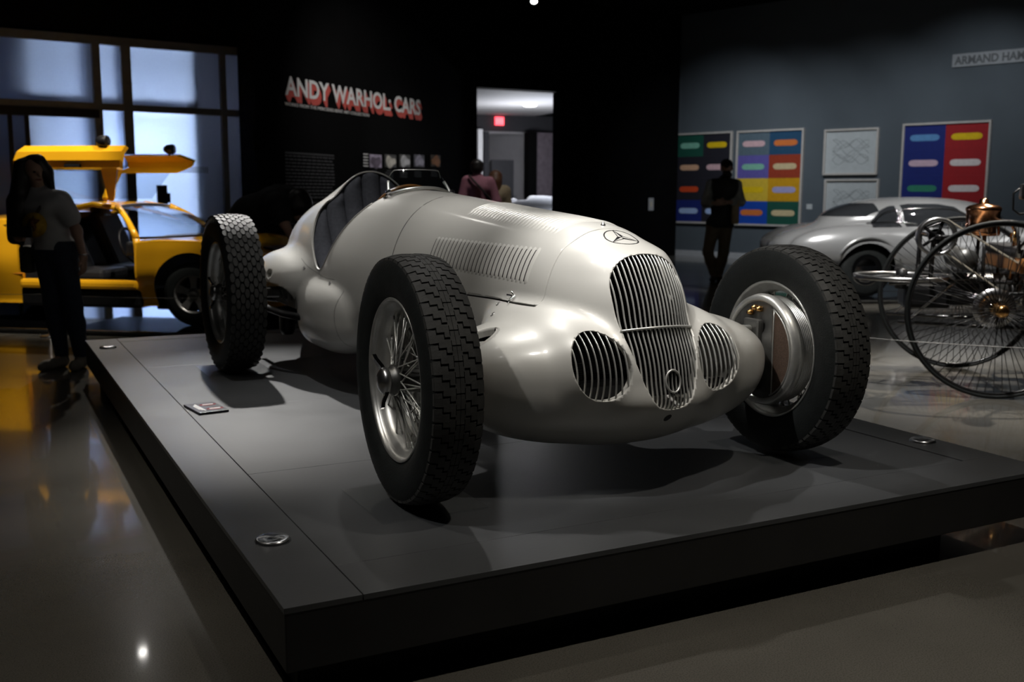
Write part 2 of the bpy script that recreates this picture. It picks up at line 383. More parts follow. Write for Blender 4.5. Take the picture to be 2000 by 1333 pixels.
def floor_material():
    m = M('concrete', (0.125, 0.117, 0.10), 0.2, 0.0, 0.25, 0.9, rvar=0.06, coat=0.5, coatr=0.05, bump=0.02, bscale=25)
    nt = m.node_tree; b = nt.nodes['Principled BSDF']; L = nt.links.new
    ramp = [n for n in nt.nodes if n.type == 'VALTORGB'][0]; tc = [n for n in nt.nodes if n.type == 'TEX_COORD'][0]
    v = nt.nodes.new('ShaderNodeTexNoise'); v.inputs['Scale'].default_value = 220; v.inputs['Detail'].default_value = 3
    L(tc.outputs['Object'], v.inputs['Vector'])
    r2 = nt.nodes.new('ShaderNodeValToRGB'); r2.color_ramp.elements[0].position = 0.32; r2.color_ramp.elements[0].color = (0.55, 0.55, 0.55, 1)
    r2.color_ramp.elements[1].position = 0.55; r2.color_ramp.elements[1].color = (1, 1, 1, 1)
    L(v.outputs['Fac'], r2.inputs['Fac'])
    mx = nt.nodes.new('ShaderNodeMix'); mx.data_type = 'RGBA'; mx.blend_type = 'MULTIPLY'; mx.inputs[0].default_value = 0.8
    L(ramp.outputs['Color'], mx.inputs[6]); L(r2.outputs['Color'], mx.inputs[7]); L(mx.outputs[2], b.inputs['Base Color'])
floor_material()
def frosted_material():
    m = bpy.data.materials.new('frosted'); m.use_nodes = True; nt = m.node_tree; L = nt.links.new
    for n in list(nt.nodes):
        if n.type == 'BSDF_PRINCIPLED': nt.nodes.remove(n)
    out = [n for n in nt.nodes if n.type == 'OUTPUT_MATERIAL'][0]
    tc = nt.nodes.new('ShaderNodeTexCoord'); ns = nt.nodes.new('ShaderNodeTexNoise'); ns.inputs['Scale'].default_value = 60; L(tc.outputs['Object'], ns.inputs['Vector'])
    rp = nt.nodes.new('ShaderNodeValToRGB'); rp.color_ramp.elements[0].color = (0.60, 0.64, 0.72, 1); rp.color_ramp.elements[1].color = (0.68, 0.72, 0.80, 1); L(ns.outputs['Fac'], rp.inputs['Fac'])
    t = nt.nodes.new('ShaderNodeBsdfTranslucent'); L(rp.outputs['Color'], t.inputs['Color'])
    g = nt.nodes.new('ShaderNodeBsdfGlossy'); g.inputs['Roughness'].default_value = 0.12; g.inputs['Color'].default_value = (0.8, 0.85, 0.9, 1)
    fr = nt.nodes.new('ShaderNodeFresnel'); fr.inputs['IOR'].default_value = 1.45
    mx = nt.nodes.new('ShaderNodeMixShader'); L(fr.outputs[0], mx.inputs[0]); L(t.outputs[0], mx.inputs[1]); L(g.outputs[0], mx.inputs[2]); L(mx.outputs[0], out.inputs[0])
    MATS['frosted'] = m
frosted_material()
def radial_brushed():
    m = M('disc_steel', (0.55, 0.57, 0.6), 0.3, 1.0, 0.02)
    nt = m.node_tree; b = nt.nodes['Principled BSDF']; L = nt.links.new
    b.inputs['Anisotropic'].default_value = 0.9
    t = nt.nodes.new('ShaderNodeTangent'); t.direction_type = 'RADIAL'; t.axis = 'Z'; L(t.outputs[0], b.inputs['Tangent'])
radial_brushed()
def M_emit(name, col, s):
    return M(name, (0.5, 0.5, 0.5), 0.5, emis=col, estr=s)
M_emit('lamp_glow', (1.0, 0.96, 0.9), 40.0)
M_emit('downlight_glow', (1.0, 0.98, 0.95), 5.0)
M_emit('exit_red', (1.0, 0.03, 0.06), 2.6)
M('exit_white', (0.8, 0.1, 0.1), 0.5, emis=(1.0, 0.25, 0.25), estr=2.0)
def thick_wall(name, P, Q, z0, z1, t, mat, parent=None):
    """vertical wall whose visible face runs P->Q (xy); thickness goes away from the camera"""
    P = np.array(P[:2], float); Q = np.array(Q[:2], float); d = (Q-P)/np.linalg.norm(Q-P); n = np.array([-d[1], d[0]])
    if n@(P-CAMP[:2]) < 0: n = -n
    mb = MB(); a, b = P+n*t, Q+n*t
    mb.add([(P[0],P[1],z0),(Q[0],Q[1],z0),(b[0],b[1],z0),(a[0],a[1],z0),(P[0],P[1],z1),(Q[0],Q[1],z1),(b[0],b[1],z1),(a[0],a[1],z1)],
           [(0,3,2,1),(4,5,6,7),(0,1,5,4),(1,2,6,5),(2,3,7,6),(3,0,4,7)])
    return mb.build(name, mat, parent)
HZ = 380.5
def gp(px, dep): p = at(px, HZ, dep); return np.array([p[0], p[1]])
# ------------------------------------------------------------------ setting
CEIL = 5.0
mb = MB(); mb.add([(-14,-9,0),(26,-9,0),(26,38,0),(-14,38,0),(-14,-9,-.15),(26,-9,-.15),(26,38,-.15),(-14,38,-.15)], [(0,1,2,3),(7,6,5,4),(0,4,5,1),(1,5,6,2),(2,6,7,3),(3,7,4,0)])
structure(mb.build('floor', 'concrete'))
# storefront line (W1), title wall (W2), doorway wall (W3), picture wall (W4)
W1a, W1b = gp(-420, 10.9), gp(505, 13.75)
W2a, W2b = gp(503, 13.40), gp(927, 19.55)
W3a, W3b = gp(922, 19.5), gp(1322, 21.75)
W4a, W4b = gp(1318, 21.95), gp(2180, 16.0)
structure(thick_wall('wall_title', W2a, W2b, 0, CEIL, 0.25, 'wall_black'))
d3 = (W3b-W3a)/np.linalg.norm(W3b-W3a)
def w3(px):
    # point of the doorway wall under pixel column px
    dr = (CF+CR*(px-1000)/FPX)[:2]; A = np.array([[dr[0], -d3[0]], [dr[1], -d3[1]]]); s = np.linalg.solve(A, W3a-CAMP[:2]); return CAMP[:2]+dr*s[0]
D0, D1 = w3(932), w3(1090); DTOP = 3.28
structure(thick_wall('wall_doorway', W3a, D0, 0, CEIL, 0.3, 'wall_black'))
structure(thick_wall('wall_doorway_right', D1, W3b, 0, CEIL, 0.3, 'wall_black'))
structure(thick_wall('wall_doorway_head', D0, D1, DTOP, CEIL, 0.3, 'wall_black'))
structure(thick_wall('wall_pictures', W4a, W4b, 0, CEIL, 0.2, 'wall_grey'))
structure(thick_wall('baseboard_pictures', gp(1320, 21.9), gp(2178, 15.97), 0, 0.12, 0.02, 'white_wall'))
mb = MB(); mb.box((6, 8.0, CEIL+0.05), (40, 34, 0.1)); structure(mb.build('ceiling', 'ceiling_black'))
# wall above the storefront
structure(thick_wall('wall_above_window', W1a, W1b, 3.16, CEIL, 0.25, 'wall_black'))
# ---- storefront glazing
d1 = (W1b-W1a)/np.linalg.norm(W1b-W1a); n1 = np.array([-d1[1], d1[0]]); n1 = n1 if n1@(W1a-CAMP[:2]) > 0 else -n1
def w1(px):
    dr = (CF+CR*(px-1000)/FPX)[:2]; A = np.array([[dr[0], -d1[0]], [dr[1], -d1[1]]]); s = np.linalg.solve(A, W1a-CAMP[:2]); return s[1]
LW1 = np.linalg.norm(W1b-W1a)
win = MB(); 
def w1box(mb, s0, s1, z0, z1, o0, o1):
    P = [W1a+d1*s0+n1*o0, W1a+d1*s1+n1*o0, W1a+d1*s1+n1*o1, W1a+d1*s0+n1*o1]
    return mb.add([(p[0],p[1],z0) for p in P]+[(p[0],p[1],z1) for p in P], [(0,3,2,1),(4,5,6,7),(0,1,5,4),(1,2,6,5),(2,3,7,6),(3,0,4,7)])
w1box(win, 0, LW1, 3.06, 3.16, -0.06, 0.06); window = structure(win.build('window_1', 'frame_metal'))
TR = 2.32
mull = [w1(-380), w1(-200), w1(-95), w1(214), w1(270), w1(451), w1(493)]
for i, s in enumerate(mull):
    mb = MB(); wd = 0.045 if i in (3,) else (0.055 if i == 4 else 0.035); w1box(mb, s-wd, s+wd, 0.0, 3.06, -0.07, 0.07); mb.build('mullion', 'frame_metal', window)
mb = MB(); w1box(mb, 0, LW1, TR-0.04, TR+0.04, -0.065, 0.065); mb.build('transom', 'frame_metal', window)
mb = MB(); w1box(mb, 0, w1(214), TR-0.14, TR-0.04, -0.09, 0.02); mb.build('door_header', 'black_metal', window)
for s in (w1(46), w1(78)):
    mb = MB(); w1box(mb, s-0.022, s+0.022, 0.02, TR-0.14, -0.05, 0.03); mb.build('door_stile', 'black_metal', window)
for z in (1.02,):
    mb = MB(); w1box(mb, w1(84), w1(214), z-0.03, z+0.03, -0.045, 0.03); mb.build('door_rail', 'frame_metal', window)
edges = [0.0]+mull+[LW1]
for i in range(len(edges)-1):
    a, b = edges[i]+0.03, edges[i+1]-0.03
    if b-a < 0.05: continue
    mb = MB(); w1box(mb, a, b, TR+0.04, 3.06, -0.006, 0.006); mb.build('pane', 'frosted', window)
    mb = MB(); w1box(mb, a, b, 0.03, TR-0.04, -0.006, 0.006); mb.build('pane', 'frosted', window)
# faint frosted band of dots and an intercom panel on the glass
mb = MB()
for k in range(70):
    s = w1(130)+k*(w1(420)-w1(130))/70
    w1box(mb, s, s+0.012, 1.54, 1.62, -0.012, -0.008)
o = mb.build('frosted_dot_band', 'frame_metal', window); o['kind'] = 'stuff'
mb = MB(); w1box(mb, w1(318), w1(337), 1.10, 1.38, -0.06, -0.012); w1box(mb, w1(337), w1(343), 1.16, 1.28, -0.05, -0.012); w1box(mb, w1(321), w1(334), 1.14, 1.18, -0.066, -0.06); mb.build('door_reader', 'black_metal', window)
# corridor behind the glass: dark back wall, two added walls that block the lamp light, lamps
back = [W1a+n1*2.6, W1b+n1*2.6]
structure(thick_wall('wall_corridor', back[0], back[1], 0, 3.4, 0.1, 'annex_dark'))
pp = W1a+d1*w1(388)
structure(thick_wall('wall_added_light_block', pp+n1*0.05, pp+n1*2.6, 0, 3.4, 0.12, 'annex_dark'))
pp = W1a+d1*w1(118)
structure(thick_wall('wall_added_light_screen', pp+n1*0.09, pp+n1*2.6, 0, 3.4, 0.1, 'annex_dark'))  # unseen screen added to keep the lamps off the left panes
mb = MB(); 
P = [W1a+n1*0.3, W1b+n1*0.3, W1b+n1*2.7, W1a+n1*2.7]
mb.add([(p[0],p[1],3.4) for p in P]+[(p[0],p[1],3.45) for p in P], [(3,2,1,0),(4,5,6,7),(0,1,5,4),(1,2,6,5),(2,3,7,6),(3,0,4,7)]); structure(mb.build('ceiling_corridor', 'annex_dark'))
def point_light(name, loc, power, col, rad):
    l = bpy.data.lights.new(name, 'POINT'); l.energy = power; l.color = col; l.shadow_soft_size = rad
    o = bpy.data.objects.new(name, l); COL.objects.link(o); o.location = loc; return o
def corridor_lamp(px, z, off, power, col, rad=0.12):
    p = W1a+d1*w1(px)+n1*off; point_light('corridor_light', (p[0], p[1], z), power, col, rad)
corridor_lamp(318, 1.95, 0.38, 620, (0.72, 0.84, 1.0))
corridor_lamp(262, 1.85, 0.4, 75, (0.50, 0.66, 1.0))
corridor_lamp(40, 2.6, 0.9, 5, (0.45, 0.55, 0.9))
corridor_lamp(300, 0.5, 0.5, 70, (0.50, 0.66, 1.0))
corridor_lamp(455, 2.4, 1.2, 8, (0.7, 0.75, 1.0))
# ---- room beyond the doorway
nd = np.array([-d3[1], d3[0]]); nd = nd if nd@(W3a-CAMP[:2]) > 0 else -nd
def ann(px, dep): return gp(px, dep)
structure(thick_wall('wall_annex_back', gp(860, 27.2), gp(1180, 28.8), 0, 3.4, 0.2, 'annex_grey'))
mb = MB(); q = [D0-d3*2.5+nd*0.3, D1+d3*2.5+nd*0.3, D1+d3*3.5+nd*10, D0-d3*3.5+nd*10]
mb.add([(p[0],p[1],3.36) for p in q]+[(p[0],p[1],3.44) for p in q], [(3,2,1,0),(4,5,6,7),(0,1,5,4),(1,2,6,5),(2,3,7,6),(3,0,4,7)]); structure(mb.build('ceiling_annex', 'white_wall'))
structure(thick_wall('wall_annex_fascia', gp(880, 26.9), gp(1140, 28.2), 2.93, 3.36, 0.15, 'annex_dark'))
structure(thick_wall('trim_1', gp(880, 26.8), gp(1140, 28.1), 2.87, 2.93, 0.1, 'annex_grey'))
structure(thick_wall('wall_annex_plum', gp(1048, 27.2), gp(1130, 27.9), 0, 2.9, 0.1, 'annex_plum'))
structure(thick_wall('wall_annex_column', gp(1033, 27.0), gp(1048, 27.1), 0, 2.9, 0.3, 'wall_black'))
dr = structure(thick_wall('door_1', gp(960, 26.85), gp(1003, 27.1), 0, 2.18, 0.08, 'annex_dark'))
thick_wall('door_sign', gp(982, 26.75), gp(990, 26.8), 1.30, 1.42, 0.03, 'annex_grey', dr)
structure(thick_wall('trim_2', gp(934, 25.5), gp(943, 25.6), 0, 2.88, 0.12, 'white_wall'))
structure(thick_wall('trim_3', gp(946, 26.5), gp(955, 26.6), 0, 2.88, 0.12, 'annex_dark'))
for k in range(18):                     # ribs of the ribbed cladding
    px = 958+k*4.2
    o = thick_wall('rib', gp(px, 27.55), gp(px+1.7, 27.56), 2.19 if px < 1004 else 0, 2.86, 0.05, 'annex_grey', bpy.data.objects['wall_annex_back'])
p = at(1035, 221, 24.0)
mb = MB(); mb.lathe([(-0.02, 0.0), (-0.02, 0.13), (0.0, 0.16), (0.02, 0.16)], 'z', (p[0], p[1], 3.345), 24)
o = mb.build('downlight', 'downlight_glow'); tag(o, 'small bright round downlight in the ceiling beyond the doorway', 'light')
point_light('annex_light', (*gp(1015, 24.0), 2.2), 130, (0.95, 0.96, 1.0), 0.15)
point_light('annex_light', (*gp(1090, 23.0), 2.2), 80, (0.8, 0.86, 1.0), 0.15)
# exit sign
es = empty('exit_sign', (*gp(975, 27.30), 3.19)); tag(es, 'lit red exit sign high up beyond the doorway', 'sign')
es.matrix_world = plane_matrix((*gp(975, 27.30), 3.20), (d3[0], d3[1], 0))
mb = MB(); mb.bbox((0, 0, 0), (0.26, 0.22, 0.05), 0.008); mb.build('housing', 'exit_red', es)
t = text_mesh('EXIT', 0.11, 'exit_white', 'letters', 'CENTER', 0.002, parent=es); t.location = (0, -0.04, 0.03)
# ---- light switch on the black wall
p = w3(1265); o = empty('wall_switch'); o.matrix_world = plane_matrix((p[0]-nd[0]*0.006, p[1]-nd[1]*0.006, 1.09), (d3[0], d3[1], 0))
tag(o, 'small pale switch plate on the black wall', 'switch')
mb = MB(); mb.bbox((0, 0, 0), (0.13, 0.26, 0.012), 0.004); mb.build('plate', 'white_wall', o)
mb = MB(); mb.bbox((0, 0, 0.01), (0.05, 0.10, 0.012), 0.003); mb.build('rocker', 'cream', o)
# ------------------------------------------------------------------ display platform
PX0, PY0, PW, PL, PT = 0.6032, 2.3600, 2.8808, 5.1429, 0.170
plat = empty('display_platform', (PX0+PW/2, PY0+PL/2, 0)); tag(plat, 'low charcoal display platform under the silver racing car', 'platform')
pc = (PX0+PW/2, PY0+PL/2)
def plocal(x, y): return x-pc[0], y-pc[1]
mb = MB(); x, y = plocal((0.70+PX0+PW-0.38)/2, (2.62+PY0+PL-0.25)/2)
bx0, bx1, by0, by1 = PX0+0.06, 3.06, 2.48, PY0+PL-0.2
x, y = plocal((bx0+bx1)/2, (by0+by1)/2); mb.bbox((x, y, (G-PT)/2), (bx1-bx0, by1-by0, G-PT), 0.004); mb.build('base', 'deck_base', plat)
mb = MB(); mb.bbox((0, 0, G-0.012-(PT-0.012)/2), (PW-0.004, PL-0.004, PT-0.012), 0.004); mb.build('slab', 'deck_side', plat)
xs = [PX0, 0.805, 3.283, PX0+PW]; ys = [PY0, 2.585, 3.61, 4.83, 6.15, 7.315, PY0+PL]
panels = [(xs[0], xs[1]-0.0015, ys[0], ys[-1])]
panels += [(xs[1]+0.0015, xs[3], ys[0], ys[1])]
for k in range(1, 5): panels.append((xs[1]+0.0015, xs[2]-0.006, ys[k]+0.0008, ys[k+1]-0.0008))
panels += [(xs[2]+0.006, xs[3], ys[1]+0.0008, ys[-1]), (xs[1]+0.0015, xs[2]-0.006, ys[5]+0.012, ys[6])]
for (a, b, c_, d_) in panels:
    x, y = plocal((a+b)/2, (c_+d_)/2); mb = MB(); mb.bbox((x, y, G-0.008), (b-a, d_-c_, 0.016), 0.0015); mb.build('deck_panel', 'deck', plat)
for i, (x, y, where) in enumerate([(0.705, 2.862, 'near front corner of the platform beside the floor edge'), (3.400, 2.876, 'far front corner of the platform by the three-wheeler'),
                                   (0.703, 7.065, 'rear corner of the platform by the standing woman'), (3.400, 7.065, 'rear corner hidden behind the racing car')]):
    o = empty('floor_disc', (x, y, G)); tag(o, 'round brushed steel disc at the '+where, 'disc', 'steel discs at the platform corners')
    mb = MB(); mb.lathe([(0.0, 0.052), (0.004, 0.052), (0.008, 0.049), (0.010, 0.047)], 'z', n=48); mb.build('bezel', 'brushed', o)
    mb = MB(); mb.lathe([(0.010, 0.047), (0.0125, 0.042), (0.0130, 0.02), (0.0131, 0.0)], 'z', n=64); mb.build('cap', 'disc_steel', o)
# placard lying on the deck
c0, c1, c2 = on_z(360, 795, G)[:2], on_z(388, 812, G)[:2], on_z(446, 805, G)[:2]
M('placard_black', (0.02, 0.018, 0.028), 0.35, 0, 0.1); M('placard_red', (0.30, 0.02, 0.03), 0.4, 0, 0.1); M('placard_white', (0.7, 0.68, 0.66), 0.5, 0, 0.05)
o = empty('placard'); ctr = (c0+c2)/2; xd = (c2-c1); o.matrix_world = Matrix.Translation((ctr[0], ctr[1], G)) @ Matrix.Rotation(math.atan2(xd[1], xd[0]), 4, 'Z')
wl, hl = np.linalg.norm(c2-c1), np.linalg.norm(c1-c0)
tag(o, 'small black placard with red and white print lying on the platform deck', 'placard')
mb = MB(); mb.bbox((0, 0, 0.0055), (wl, hl, 0.011), 0.002); mb.build('board', 'placard_black', o)
for k in (0, 1):
    mb = MB(); mb.lathe([(0.0111, 0.0), (0.0111, 0.02), (0.0116, 0.02)], 'z', n=20); q = mb.build('no_touching_sign', 'placard_red', o); q.location = (wl*0.18+0.0*k, hl*(0.22-0.44*k), 0); q.scale = (2.0, 1.2, 1)
    mb = MB(); mb.bbox((0, 0, 0), (0.05, 0.016, 0.001), 0.0003); q = mb.build('sign_mark', 'placard_white', o); q.location = (wl*0.18, hl*(0.22-0.44*k), 0.0122)
for k in range(3):
    mb = MB(); mb.box((0, 0, 0), (0.007, hl*(0.7-0.15*k), 0.0008)); q = mb.build('text_line', 'placard_white', o); q.location = (-wl*(0.20+0.06*k), 0, 0.0116)
# ------------------------------------------------------------------ silver racing car (local: x across, y to the rear from the front axle, z up from the deck)
XC, YF = 1.9928, 3.0341
car = empty('racing_car', (XC, YF, G)); tag(car, 'silver single-seat vintage racing car with open wheels on the charcoal platform', 'car')
ZT = pchip([-.6, -.2, .06, .35, .8, 1.33, 1.72, 1.95, 2.3, 2.6, 3.0, 3.5, 3.9, 4.15], [.90, .895, .898, .920, .952, .993, 1.018, 1.024, 1.03, 1.015, .955, .80, .62, .48])
ZB = pchip([-.6, -.2, .3, 1.0, 1.8, 2.5, 3.2, 3.8, 4.15], [.16, .16, .15, .16, .18, .20, .26, .36, .44])
ZW = pchip([-.6, 0, 1.0, 2.0, 3.0, 4.15], [.50, .52, .52, .52, .50, .46])
AW = pchip([-.6, -.1, .06, .5, 1.0, 1.5, 1.9, 2.3, 2.7, 3.1, 3.5, 3.9, 4.15], [.27, .272, .278, .295, .325, .362, .392, .41, .40, .345, .25, .12, .02])
YN = pchip([.0, .2, .3, .4, .5, .56, .72, .80, .85, 1.2], [-.32, -.405, -.42, -.35, -.305, -.288, -.292, -.305, -.245, -.22])
def ell(x, y, z, c, r, p=2.0):
    e = (np.abs((x-c[0])/r[0])**p+np.abs((y-c[1])/r[1])**p+np.abs((z-c[2])/r[2])**p)**(1/p)
    return (e-1)*min(r)
def capsule(x, y, z, a, b, r0, r1):
    a = np.array(a, float); b = np.array(b, float); d = b-a; L2 = d@d
    t = np.clip(((x-a[0])*d[0]+(y-a[1])*d[1]+(z-a[2])*d[2])/L2, 0, 1)
    return np.sqrt((x-a[0]-t*d[0])**2+(y-a[1]-t*d[1])**2+(z-a[2]-t*d[2])**2)-(r0+(r1-r0)*t)
def car_f(X, Y, Z):
    x = np.sqrt(X*X+1e-8); zt, zb, zw, a = ZT(Y), ZB(Y), ZW(Y), np.maximum(AW(Y), .015)
    dz = Z-zw; up = dz > 0; h = np.where(up, zt-zw, zw-zb); n = np.where(up, 2.25+.55*np.clip((Y-2.2)/.3, 0, 1), 2.7)
    e = ((x/a)**n+(np.abs(dz)/np.maximum(h, .01))**n)**(1/n)
    s = np.clip((YN(Z)+.42-Y)/.42, 0, None)
    f = (np.sqrt(e*e+s*s)-1)*np.minimum(a, .28)
    f = np.maximum(f, (Y-4.15)*.5)
    # headrest fairing
    hr = capsule(x, Y, Z, (0, 2.52, .965), (0, 3.7, .70), .165, .08)
    f = smin(f, hr, .09)
    # broad front fairing
    dzp = Z-.395; hp = np.where(dzp > 0, .205, .268); dy = Y-.06; ly = np.where(dy > 0, .36, .35)
    pod = ((x/.650)**2.4+(np.abs(dzp)/hp)**2.3+(np.abs(dy)/ly)**2.2)**(1/2.3)
    f = smin(f, (pod-1)*.24, .075)
    # intake nacelles
    nc = ell(x, Y-.32*(Z-.45), Z, (.245, .085, .455), (.145, .365, .160), 2.5)
    f = smin(f, nc, .04)
    # rear flares over the axle and lower side panels
    fl = ell(x, Y, Z, (.32, 2.86, .50), (.235, .50, .185), 2.4)
    f = smin(f, fl, .055)
    sp = ell(x, Y, Z, (.30, 2.30, .37), (.168, .56, .205), 2.7)
    f = smin(f, sp, .018)
    return f
def first_y(X, Z, y0=-.6, y1=.6):
    X = np.asarray(X, float); Z = np.asarray(Z, float); lo = np.full(X.shape, y0); hi = lo.copy(); done = np.zeros(X.shape, bool)
    for y in np.linspace(y0, y1, 120):
        v = car_f(X, np.full(X.shape, y), Z); new = (v < 0) & ~done; hi[new] = y; done |= new; lo[~done] = y
    for _ in range(25):
        m = (lo+hi)/2; v = car_f(X, m, Z); hi = np.where(v < 0, m, hi); lo = np.where(v < 0, lo, m)
    return hi
def car_normal(P):
    g = grad(car_f, np.atleast_2d(np.asarray(P, float))); return g/np.linalg.norm(g, axis=1)[:, None]
def skin(P, off=0.0, it=6):
    P = project(car_f, np.atleast_2d(np.asarray(P, float)), it); return P+car_normal(P)*off
def arc_x(Y, Z, side):
    """surface half-width at Y,Z (outermost)"""
    Y = np.asarray(Y, float); Z = np.broadcast_to(np.asarray(Z, float), Y.shape); lo = np.zeros(Y.shape); hi = np.full(Y.shape, .8)
    for x in np.linspace(.8, 0, 80):
        v = car_f(np.full(Y.shape, x), Y, Z); new = (v < 0) & (lo == 0); lo[new] = x; hi[new] = x+.0102
    for _ in range(25):
        m = (lo+hi)/2; v = car_f(m, Y, Z); lo = np.where(v < 0, m, lo); hi = np.where(v < 0, hi, m)
    return lo*side
def top_z(X, Y):
    X = np.asarray(X, float); Y = np.broadcast_to(np.asarray(Y, float), X.shape); lo = np.full(X.shape, .5); hi = np.full(X.shape, 1.3)
    for _ in range(40):
        m = (lo+hi)/2; v = car_f(X, Y, m); lo = np.where(v < 0, m, lo); hi = np.where(v < 0, hi, m)
    return lo
HB = 0.0105
CV, CQ = implicit(car_f, (-.72, -.50, .08), (.72, 4.20, 1.22), HB)
CT = tris(CQ)
HOOD_Y0, HOOD_Y1, HOOD_Z = .058, 1.36, .618
def o_hood(V): return np.minimum(np.minimum(V[:,1]-HOOD_Y0, HOOD_Y1-V[:,1]), V[:,2]-(HOOD_Z+.012*(V[:,1]-.06)*-1.6))
# grille outline (x,z)
hwz = [(.300, 0), (.306, .038), (.325, .068), (.36, .090), (.42, .112), (.50, .131), (.58, .143), (.66, .147), (.71, .142), (.75, .124), (.78, .094), (.797, .055), (.803, 0)]
GR = [(w_, z_) for z_, w_ in hwz]+[(-w_, z_) for z_, w_ in hwz[-2:0:-1]]
GR = smooth_poly(GR, 5)
OV = np.array([(.236+.100*math.cos(t), .449+.111*math.sin(t)+.007*math.cos(t)) for t in np.linspace(0, 2*pi, 60, endpoint=False)])
CK = smooth_poly([(1.80, 1.30), (1.83, 1.06), (1.875, .985), (1.95, .90), (2.04, .80), (2.11, .712), (2.17, .640), (2.215, .610), (2.27, .612), (2.33, .655), (2.40, .735), (2.455, .83), (2.50, .92), (2.53, 1.03), (2.56, 1.18), (2.56, 1.30)], 6, closed=False)
RA = smooth_poly([(2.50, .10), (2.475, .28), (2.475, .40), (2.51, .470), (2.64, .500), (2.95, .512), (3.25, .51), (3.32, .40), (3.32, .10)], 6)
SA = np.array([(.035+.075*math.cos(t), .515+.040*math.sin(t)) for t in np.linspace(0, 2*pi, 40, endpoint=False)])
def car_open(V):
    """>0 where body metal stays"""
    big = np.full(len(V), 1.0); x = np.abs(V[:,0])
    fr = V[:,1] < .12
    r = big.copy()
    r[fr] = np.minimum(r[fr], poly_sd(V[fr][:, [0,2]], GR))
    r[fr] = np.minimum(r[fr], poly_sd(np.stack([x[fr], V[fr][:,2]], -1), OV))
    m = V[:,1] < -.2
    m = (V[:,1] > 1.6) & (V[:,1] < 2.8)
    r[m] = np.minimum(r[m], poly_sd(V[m][:, [1,2]], CK))
    m = (V[:,1] > 2.3) & (V[:,1] < 3.5) & (x > .27)
    r[m] = np.minimum(r[m], np.maximum(poly_sd(V[m][:, [1,2]], RA), .285-x[m]))
    m = (V[:,1] > 2.4) & (V[:,1] < 3.1) & (x > .42)
    r[m] = np.minimum(r[m], np.hypot((V[m][:,1]-2.74)*.55, V[m][:,2]-.552)-.026)
    m = (V[:,1] > -.15) & (V[:,1] < .6) & (x > .40)
    r[m] = np.minimum(r[m], poly_sd(V[m][:, [1,2]], SA))
    return r
BV, BT, _ = clip(CV, CT, -o_hood(CV)-.0028)
BV, BT, rim = clip(BV, BT, car_open(BV))
nr = car_normal(BV[list({i for e in rim for i in e})]); ids = list({i for e in rim for i in e})
# inward lips along every opening
mp = {}; add1 = []; add2 = []
for k, i in enumerate(ids):
    p = BV[i]; n_ = nr[k]; dirn = np.array([0, 1, 0.]) if p[1] < .05 else -n_; ck_ = .25 if 1.7 < p[1] < 2.65 and p[2] > .56 else 1.0
    add1.append(p+dirn*.008*ck_-n_*.003*ck_); add2.append(p+dirn*.026*ck_-n_*.003*ck_); mp[i] = k
b1 = len(BV); b2 = b1+len(ids)
lip = []
for (a, b) in rim:
    lip += [(b, a, b1+mp[a]), (b, b1+mp[a], b1+mp[b]), (b1+mp[b], b1+mp[a], b2+mp[a]), (b1+mp[b], b2+mp[a], b2+mp[b])]
BV = np.concatenate([BV, add1, add2]); BT = np.concatenate([BT, np.array(lip)])
BV, BT = compact(BV, BT)
body = np_mesh('body', BV, BT, 'paint_silver', car)
HV, HT, hrim = clip(CV, CT, o_hood(CV)-.0028)
HV2, HT2 = HV, HT
hid = sorted({i for e in hrim for i in e}); hn = car_normal(HV[hid]); hm = {i: k for k, i in enumerate(hid)}
o0 = len(HV); HV = np.concatenate([HV, HV[hid]-hn*.012])
HT = np.concatenate([HT, np.array([t for (a, b) in hrim for t in ((b, a, o0+hm[a]), (b, o0+hm[a], o0+hm[b]))])])
HV, HT = compact(HV, HT)
hood = np_mesh('hood', HV, HT, 'paint_silver', car)
# ---- grilles
def grille_bar(parent, X, poly, name='grille_bar', w=.0019, inset=.002):
    zz = np.linspace(poly[:,1].min(), poly[:,1].max(), 400); ins = poly_sd(np.stack([np.full(400, X), zz], -1), poly) < 0
    if ins.sum() < 6: return
    z0, z1 = zz[ins][0]-.004, zz[ins][-1]+.004
    z = np.linspace(z0, z1, 26); y = first_y(np.full(26, X), z)+inset
    rows = []
    for yy, z_ in zip(y, z): rows.append([(X-w, yy+.007, z_), (X-w, yy+.002, z_), (X-w*.5, yy, z_), (X+w*.5, yy, z_), (X+w, yy+.002, z_), (X+w, yy+.007, z_)])
    mb = MB(); mb.grid(rows); return mb.build(name, 'bar_metal', parent, fix=False)
def core_sheet(name, xs_, zs_, y, parent, tilt=0.0):
    mb = MB(); mb.box(((xs_[0]+xs_[1])/2, y+.02, (zs_[0]+zs_[1])/2), (xs_[1]-xs_[0], .04, zs_[1]-zs_[0]))
    k = 0
    for z in np.arange(zs_[0]+.004, zs_[1], .008): mb.box(((xs_[0]+xs_[1])/2, y-.002, z), (xs_[1]-xs_[0], .004, .0018))
    return mb.build(name, 'dark_core', parent)
gc = core_sheet('radiator_grille', (-.17, .17), (.27, .79), .08, car)
for X in np.linspace(-.1365, .1365, 19): grille_bar(gc, X, GR)
X = np.linspace(-.1435, .1435, 30); Z = .561+.012*(1-(X/.1435)**2)-.004; Y = first_y(X, Z)
mb = MB(); mb.tube([(a, b-.001, c_) for a, b, c_ in zip(X, Y, Z)], .0042, 8); mb.build('grille_divider', 'bar_metal', gc)
t = np.linspace(0, 2*pi, 40, endpoint=False); X = .0285*np.cos(t); Z = .396+.036*np.sin(t); Y = first_y(X, Z)
mb = MB(); mb.tube([(a, b-.001, c_) for a, b, c_ in zip(X, Y, Z)], .0038, 8, closed=True); mb.build('crank_hole_ring', 'bar_metal', gc)
P = np.stack([.0265*np.cos(t), Y, .396+.034*np.sin(t)], -1)
